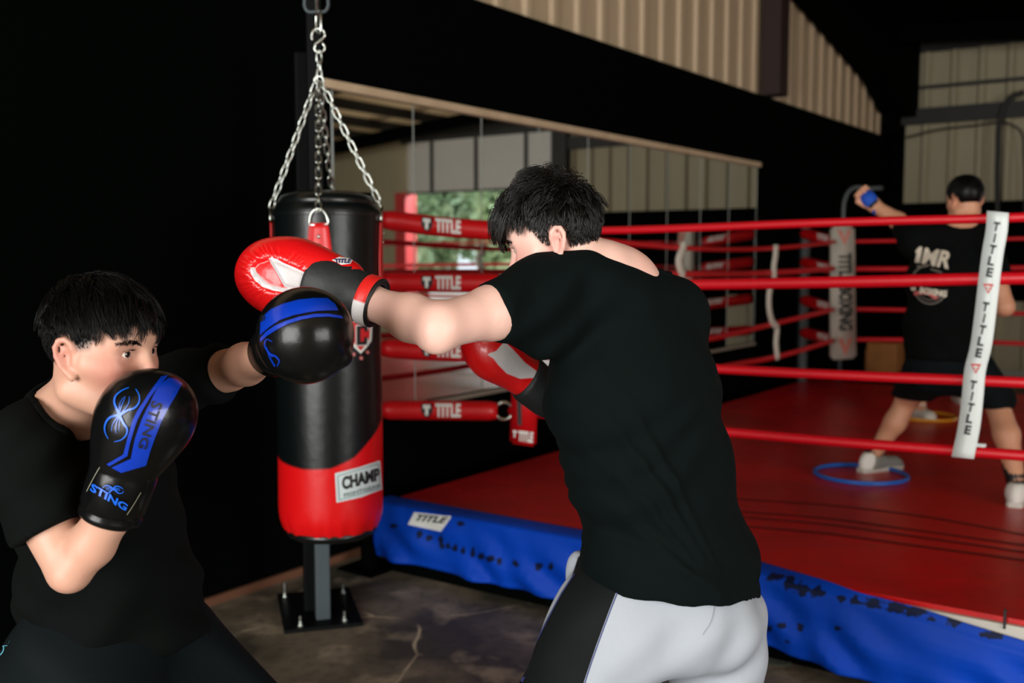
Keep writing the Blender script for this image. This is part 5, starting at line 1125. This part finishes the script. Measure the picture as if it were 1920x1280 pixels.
bp = lay('back_lettering', [tri2d(cb3([(428, 300), (478, 244), (520, 246), (488, 472), (420, 462), (446, 330), (428, 336)]), 5), textpx('MR', cb3([(540, 254), (955, 318), (890, 560), (512, 482)]), 5, .035, .1)], s3b, m_cream, s3, .004)
def arc(cx, cy, rx, ry, a0, a1): return [(cx + rx*math.cos(math.radians(a)), cy + ry*math.sin(math.radians(a))) for a in np.linspace(a0, a1, 12)]
lay('back_emblem', [strokepx(cb3(arc(640, 780, 240, 270, 15, 165)), 2.2), strokepx(cb3(arc(640, 760, 215, 235, 25, 155)), 1.5), strokepx(cb3(arc(660, 700, 270, 200, 190, 262)), 2.5), strokepx(cb3([(450, 520), (540, 525), (620, 500)]), 3), strokepx(cb3([(640, 560), (740, 590), (800, 610)]), 2)], s3b, m_grey3, s3, .004)
lay('back_slogan', [textpx('BOXING CLUB'[:6], cb3([(500, 810), (870, 870), (860, 960), (480, 900)]), 5, .06), tri2d(cb3([(360, 820), (430, 815), (440, 850), (375, 860)]), 5)], s3b, m_cream, s3, .005)
lay('back_script', [strokepx(cb3([(410, 905), (520, 890), (640, 915), (680, 950), (740, 965)]), 6, 5)], s3b, m_pinkp, s3, .0045)
Dp = SDF(lo, hi, .009); Dp.put(cone(wa3 - ZZ*.05, pe3, .12, .13, flat=(lat3, 1.3)), .05); Dp.put(cone(hl3, kl3, .115, .085), .05); Dp.put(cone(hr3, kr3, .115, .088), .05)
cutz = lambda D, X, Y, Z: np.maximum(D + .004*np.sin(X*30+Z*30+Y*20), .745 - Z); Dp.all(cutz); V, F = Dp.mesh(2); obj('shorts', V, F, m_shorts, tr)
for a, d_ in ((al3, (.72, .35)), (ar3, (.5, .8))):
    mb = MB(); mb.tube([a + ZZ*.12 + (np.array([0, 0, 0])), a + ZZ*.03, a - ZZ*.02], [.044, .042, .042], 16); k_ = kl3 if a is al3 else kr3
    ax_ = nz(k_ - a); mb = MB(); mb.tube([a - ax_*.01, a + ax_*.05, a + ax_*.105], [.043, .042, .045], 16); mb.build('sock', m_ink, tr, smooth=True)
    shoe(a, d_, m_shoe, m_sole, tr, zf=MZ)
mb = MB(); mb.tube([w3L - hd*.035, w3L, w3L + hd*.04, w3L + hd*.078], [.034, .0335, .043, .043], 16); mb.build('hand_wrap', mk('blue_hand_wrap', sg(14, 74, 180), .7, bump=[(40, .2)]), tr, smooth=True)
mb = MB(); mb.tube([w3L - hd*.005, w3L + hd*.012], [.0355, .037], 16); mb.build('wrap_band', m_ink, tr, smooth=True)
h3 = obj('hair', *capmesh(H3, lambda q: hair_edge(q, .07, .012, -.078), .009), m_hair2, tr)
V, F = hair(H3, 2600, lambda q: np.stack([.4*np.clip(q[:, 2]/.08, 0, 1), q[:, 1]*4, -np.ones(len(q))*.8], 1), lambda q: .014 + .03*np.clip((q[:, 2])/.06, 0, 1), lambda q: hair_edge(q, .068, .01, -.06), 50, vol=.1, rad=.0016); obj('hair_strands', V, F, m_hair2, h3)
# cord beside the wrapped hand
P = smoothline([at(1581, 432, 10.2), at(1581, 400, 10.2), at(1584, 374, 10.2), at(1592, 358, 10.2), at(1604, 351, 10.2), at(1622, 353, 10.2), at(1654, 352, 10.2)], 40)
P = np.vstack([[P[0][0], P[0][1], .0], P]); cd = thing('hooked_pole', (P[0][0], P[0][1], 0), 'thin dark grey pole with a hooked top behind the white corner pad', 'pole')
mb = MB(); mb.tube(P, .02, 8); mb.build('pole', mk('grey_cord', sg(84, 90, 90), .4), cd, smooth=True)
# the partner, nearly hidden
pk = at(1762, 600, 7.5); Q = lambda x, z, y=0: np.array([pk[0] + x, pk[1] + y, MZ + z])
f1, f2 = onplane(1722, 783, (0, 0, MZ), ZZ), onplane(1797, 752, (0, 0, MZ), ZZ)
H4 = Head(Q(.02, 1.16, -.05), (0, -1, -.1), k=.9); Df = SDF(Q(-.45, -.0, -.5), Q(.45, 1.36, .75), .012); H4.sculpt(Df)
p1, p2 = np.array([f1[0], f1[1], MZ+.09]), np.array([f2[0], f2[1], MZ+.09]); k1_, k2_ = Q(-.13, .40, -.30), Q(.12, .42, -.1)
Df.put(cone(Q(.02, 1.08), Q(.0, .98), .05, .06), .03); Df.put(cone(Q(0, .95), Q(0, .58), .09, .1, flat=(RT, 1.35)), .05)
limbs(Df, [(Q(-.15, .93), Q(-.2, .72, -.1), .045, .04), (Q(-.2, .72, -.1), Q(-.08, .86, -.25), .04, .035), (Q(.15, .93), Q(.2, .72, -.1), .045, .04), (Q(.2, .72, -.1), Q(.08, .86, -.25), .04, .035), (Q(-.08, .56), k1_, .085, .06), (k1_, p1, .055, .036), (Q(.08, .56), k2_, .085, .06), (k2_, p2, .055, .036), (p1, p1 + np.array([0, -.1, -.05]), .036, .03), (p2, p2 + np.array([0, -.1, -.05]), .036, .03)], .03)
pr = root_body('person', Df, Q(0, 0), sk3, 'crouching person hidden behind the printed black shirt, only pale trainers showing by the yellow hoop', H4, lambda q: hair_edge(q, .07, .0, -.07))
Ds = SDF(Q(-.45, .3, -.4), Q(.45, 1.1, .4), .012); Ds.put(cone(Q(0, .95), Q(0, .52), .11, .125, flat=(RT, 1.32)), .05); limbs(Ds, [(Q(-.15, .93), Q(-.19, .78, -.06), .06, .055), (Q(.15, .93), Q(.19, .78, -.06), .06, .055)], .04); obj('t_shirt', *Ds.mesh(1), m_shirt2, pr)
Dp = SDF(Q(-.45, .08, -.6), Q(.45, .75, .5), .012); Dp.put(cone(Q(0, .62), Q(0, .56), .12, .12, flat=(RT, 1.3)), .05); limbs(Dp, [(Q(-.08, .56), k1_, .1, .075), (Q(.08, .56), k2_, .1, .075), (k1_, p1*.55+k1_*.45, .07, .055), (k2_, p2*.55+k2_*.45, .07, .055)], .04); obj('trousers', *Dp.mesh(1), m_shorts, pr)
shoe(p1, (.1, -1), m_shoew, m_sole, pr, zf=MZ); shoe(p2, (-.2, -1), m_shoew, m_sole, pr, zf=MZ)
obj('hair', *capmesh(H4, lambda q: hair_edge(q, .07, .015, -.045), .012), m_hair2, pr)
# ------------------------------------------------------------------ daylight and added side fill
w = bpy.data.worlds.new('sky'); scn.world = w; w.use_nodes = True; nt = w.node_tree; bg = nt.nodes['Background']
bg.inputs[0].default_value = (.80, .90, 1.0, 1); bg.inputs[1].default_value = 2.2
def area(name, loc, d, sx_, sy_, power, col):
    l = bpy.data.lights.new(name, 'AREA'); l.shape = 'RECTANGLE'; l.size = sx_; l.size_y = sy_; l.energy = power; l.color = col
    o = bpy.data.objects.new(name, l); COL.objects.link(o); o.location = loc; o.rotation_euler = Vector(d).to_track_quat('-Z', 'Y').to_euler(); return o
area('daylight_front_bay', R3(SF-.2, (FD[0]+FD[1])/2, FD[2]/2+.02), U, FD[1]-FD[0]-.1, FD[2]-.1, 680, (1.0, .97, .93))
area('added_side_fill', R3((RD[0]+RD[1])/2, NR+.1, RD[2]/2+.02), -NN, RD[1]-RD[0]-.1, RD[2]-.1, 480, (1.0, .97, .92))  # soft fill lamp added in the made-up side opening
area('daylight_rear_bay', R3(SB+2.2, 6.3, 4.4), nz(-U*1.0 - ZZ*.62), 4.0, 2.6, 1300, (.95, .98, 1.0))
# ------------------------------------------------------------------ camera
cam = bpy.data.cameras.new('camera'); co = bpy.data.objects.new('camera', cam); COL.objects.link(co); scn.camera = co
cam.sensor_width = 36; cam.lens = 36 * FPX / 1920; co.location = CAM; co.rotation_euler = (math.pi/2 - PITCH, 0, 0)
cam.clip_start = .05; cam.dof.use_dof = True; cam.dof.focus_distance = 1.85; cam.dof.aperture_fstop = 3.2
vs = scn.view_settings; scn.display_settings.display_device = 'sRGB'; vs.view_transform = 'Standard'; vs.look = 'None'; vs.gamma = 1; vs.use_curve_mapping = False; vs.exposure = -0.28
scn.cycles.max_bounces = 8; scn.cycles.diffuse_bounces = 4; scn.cycles.glossy_bounces = 5; scn.cycles.sample_clamp_indirect = 6
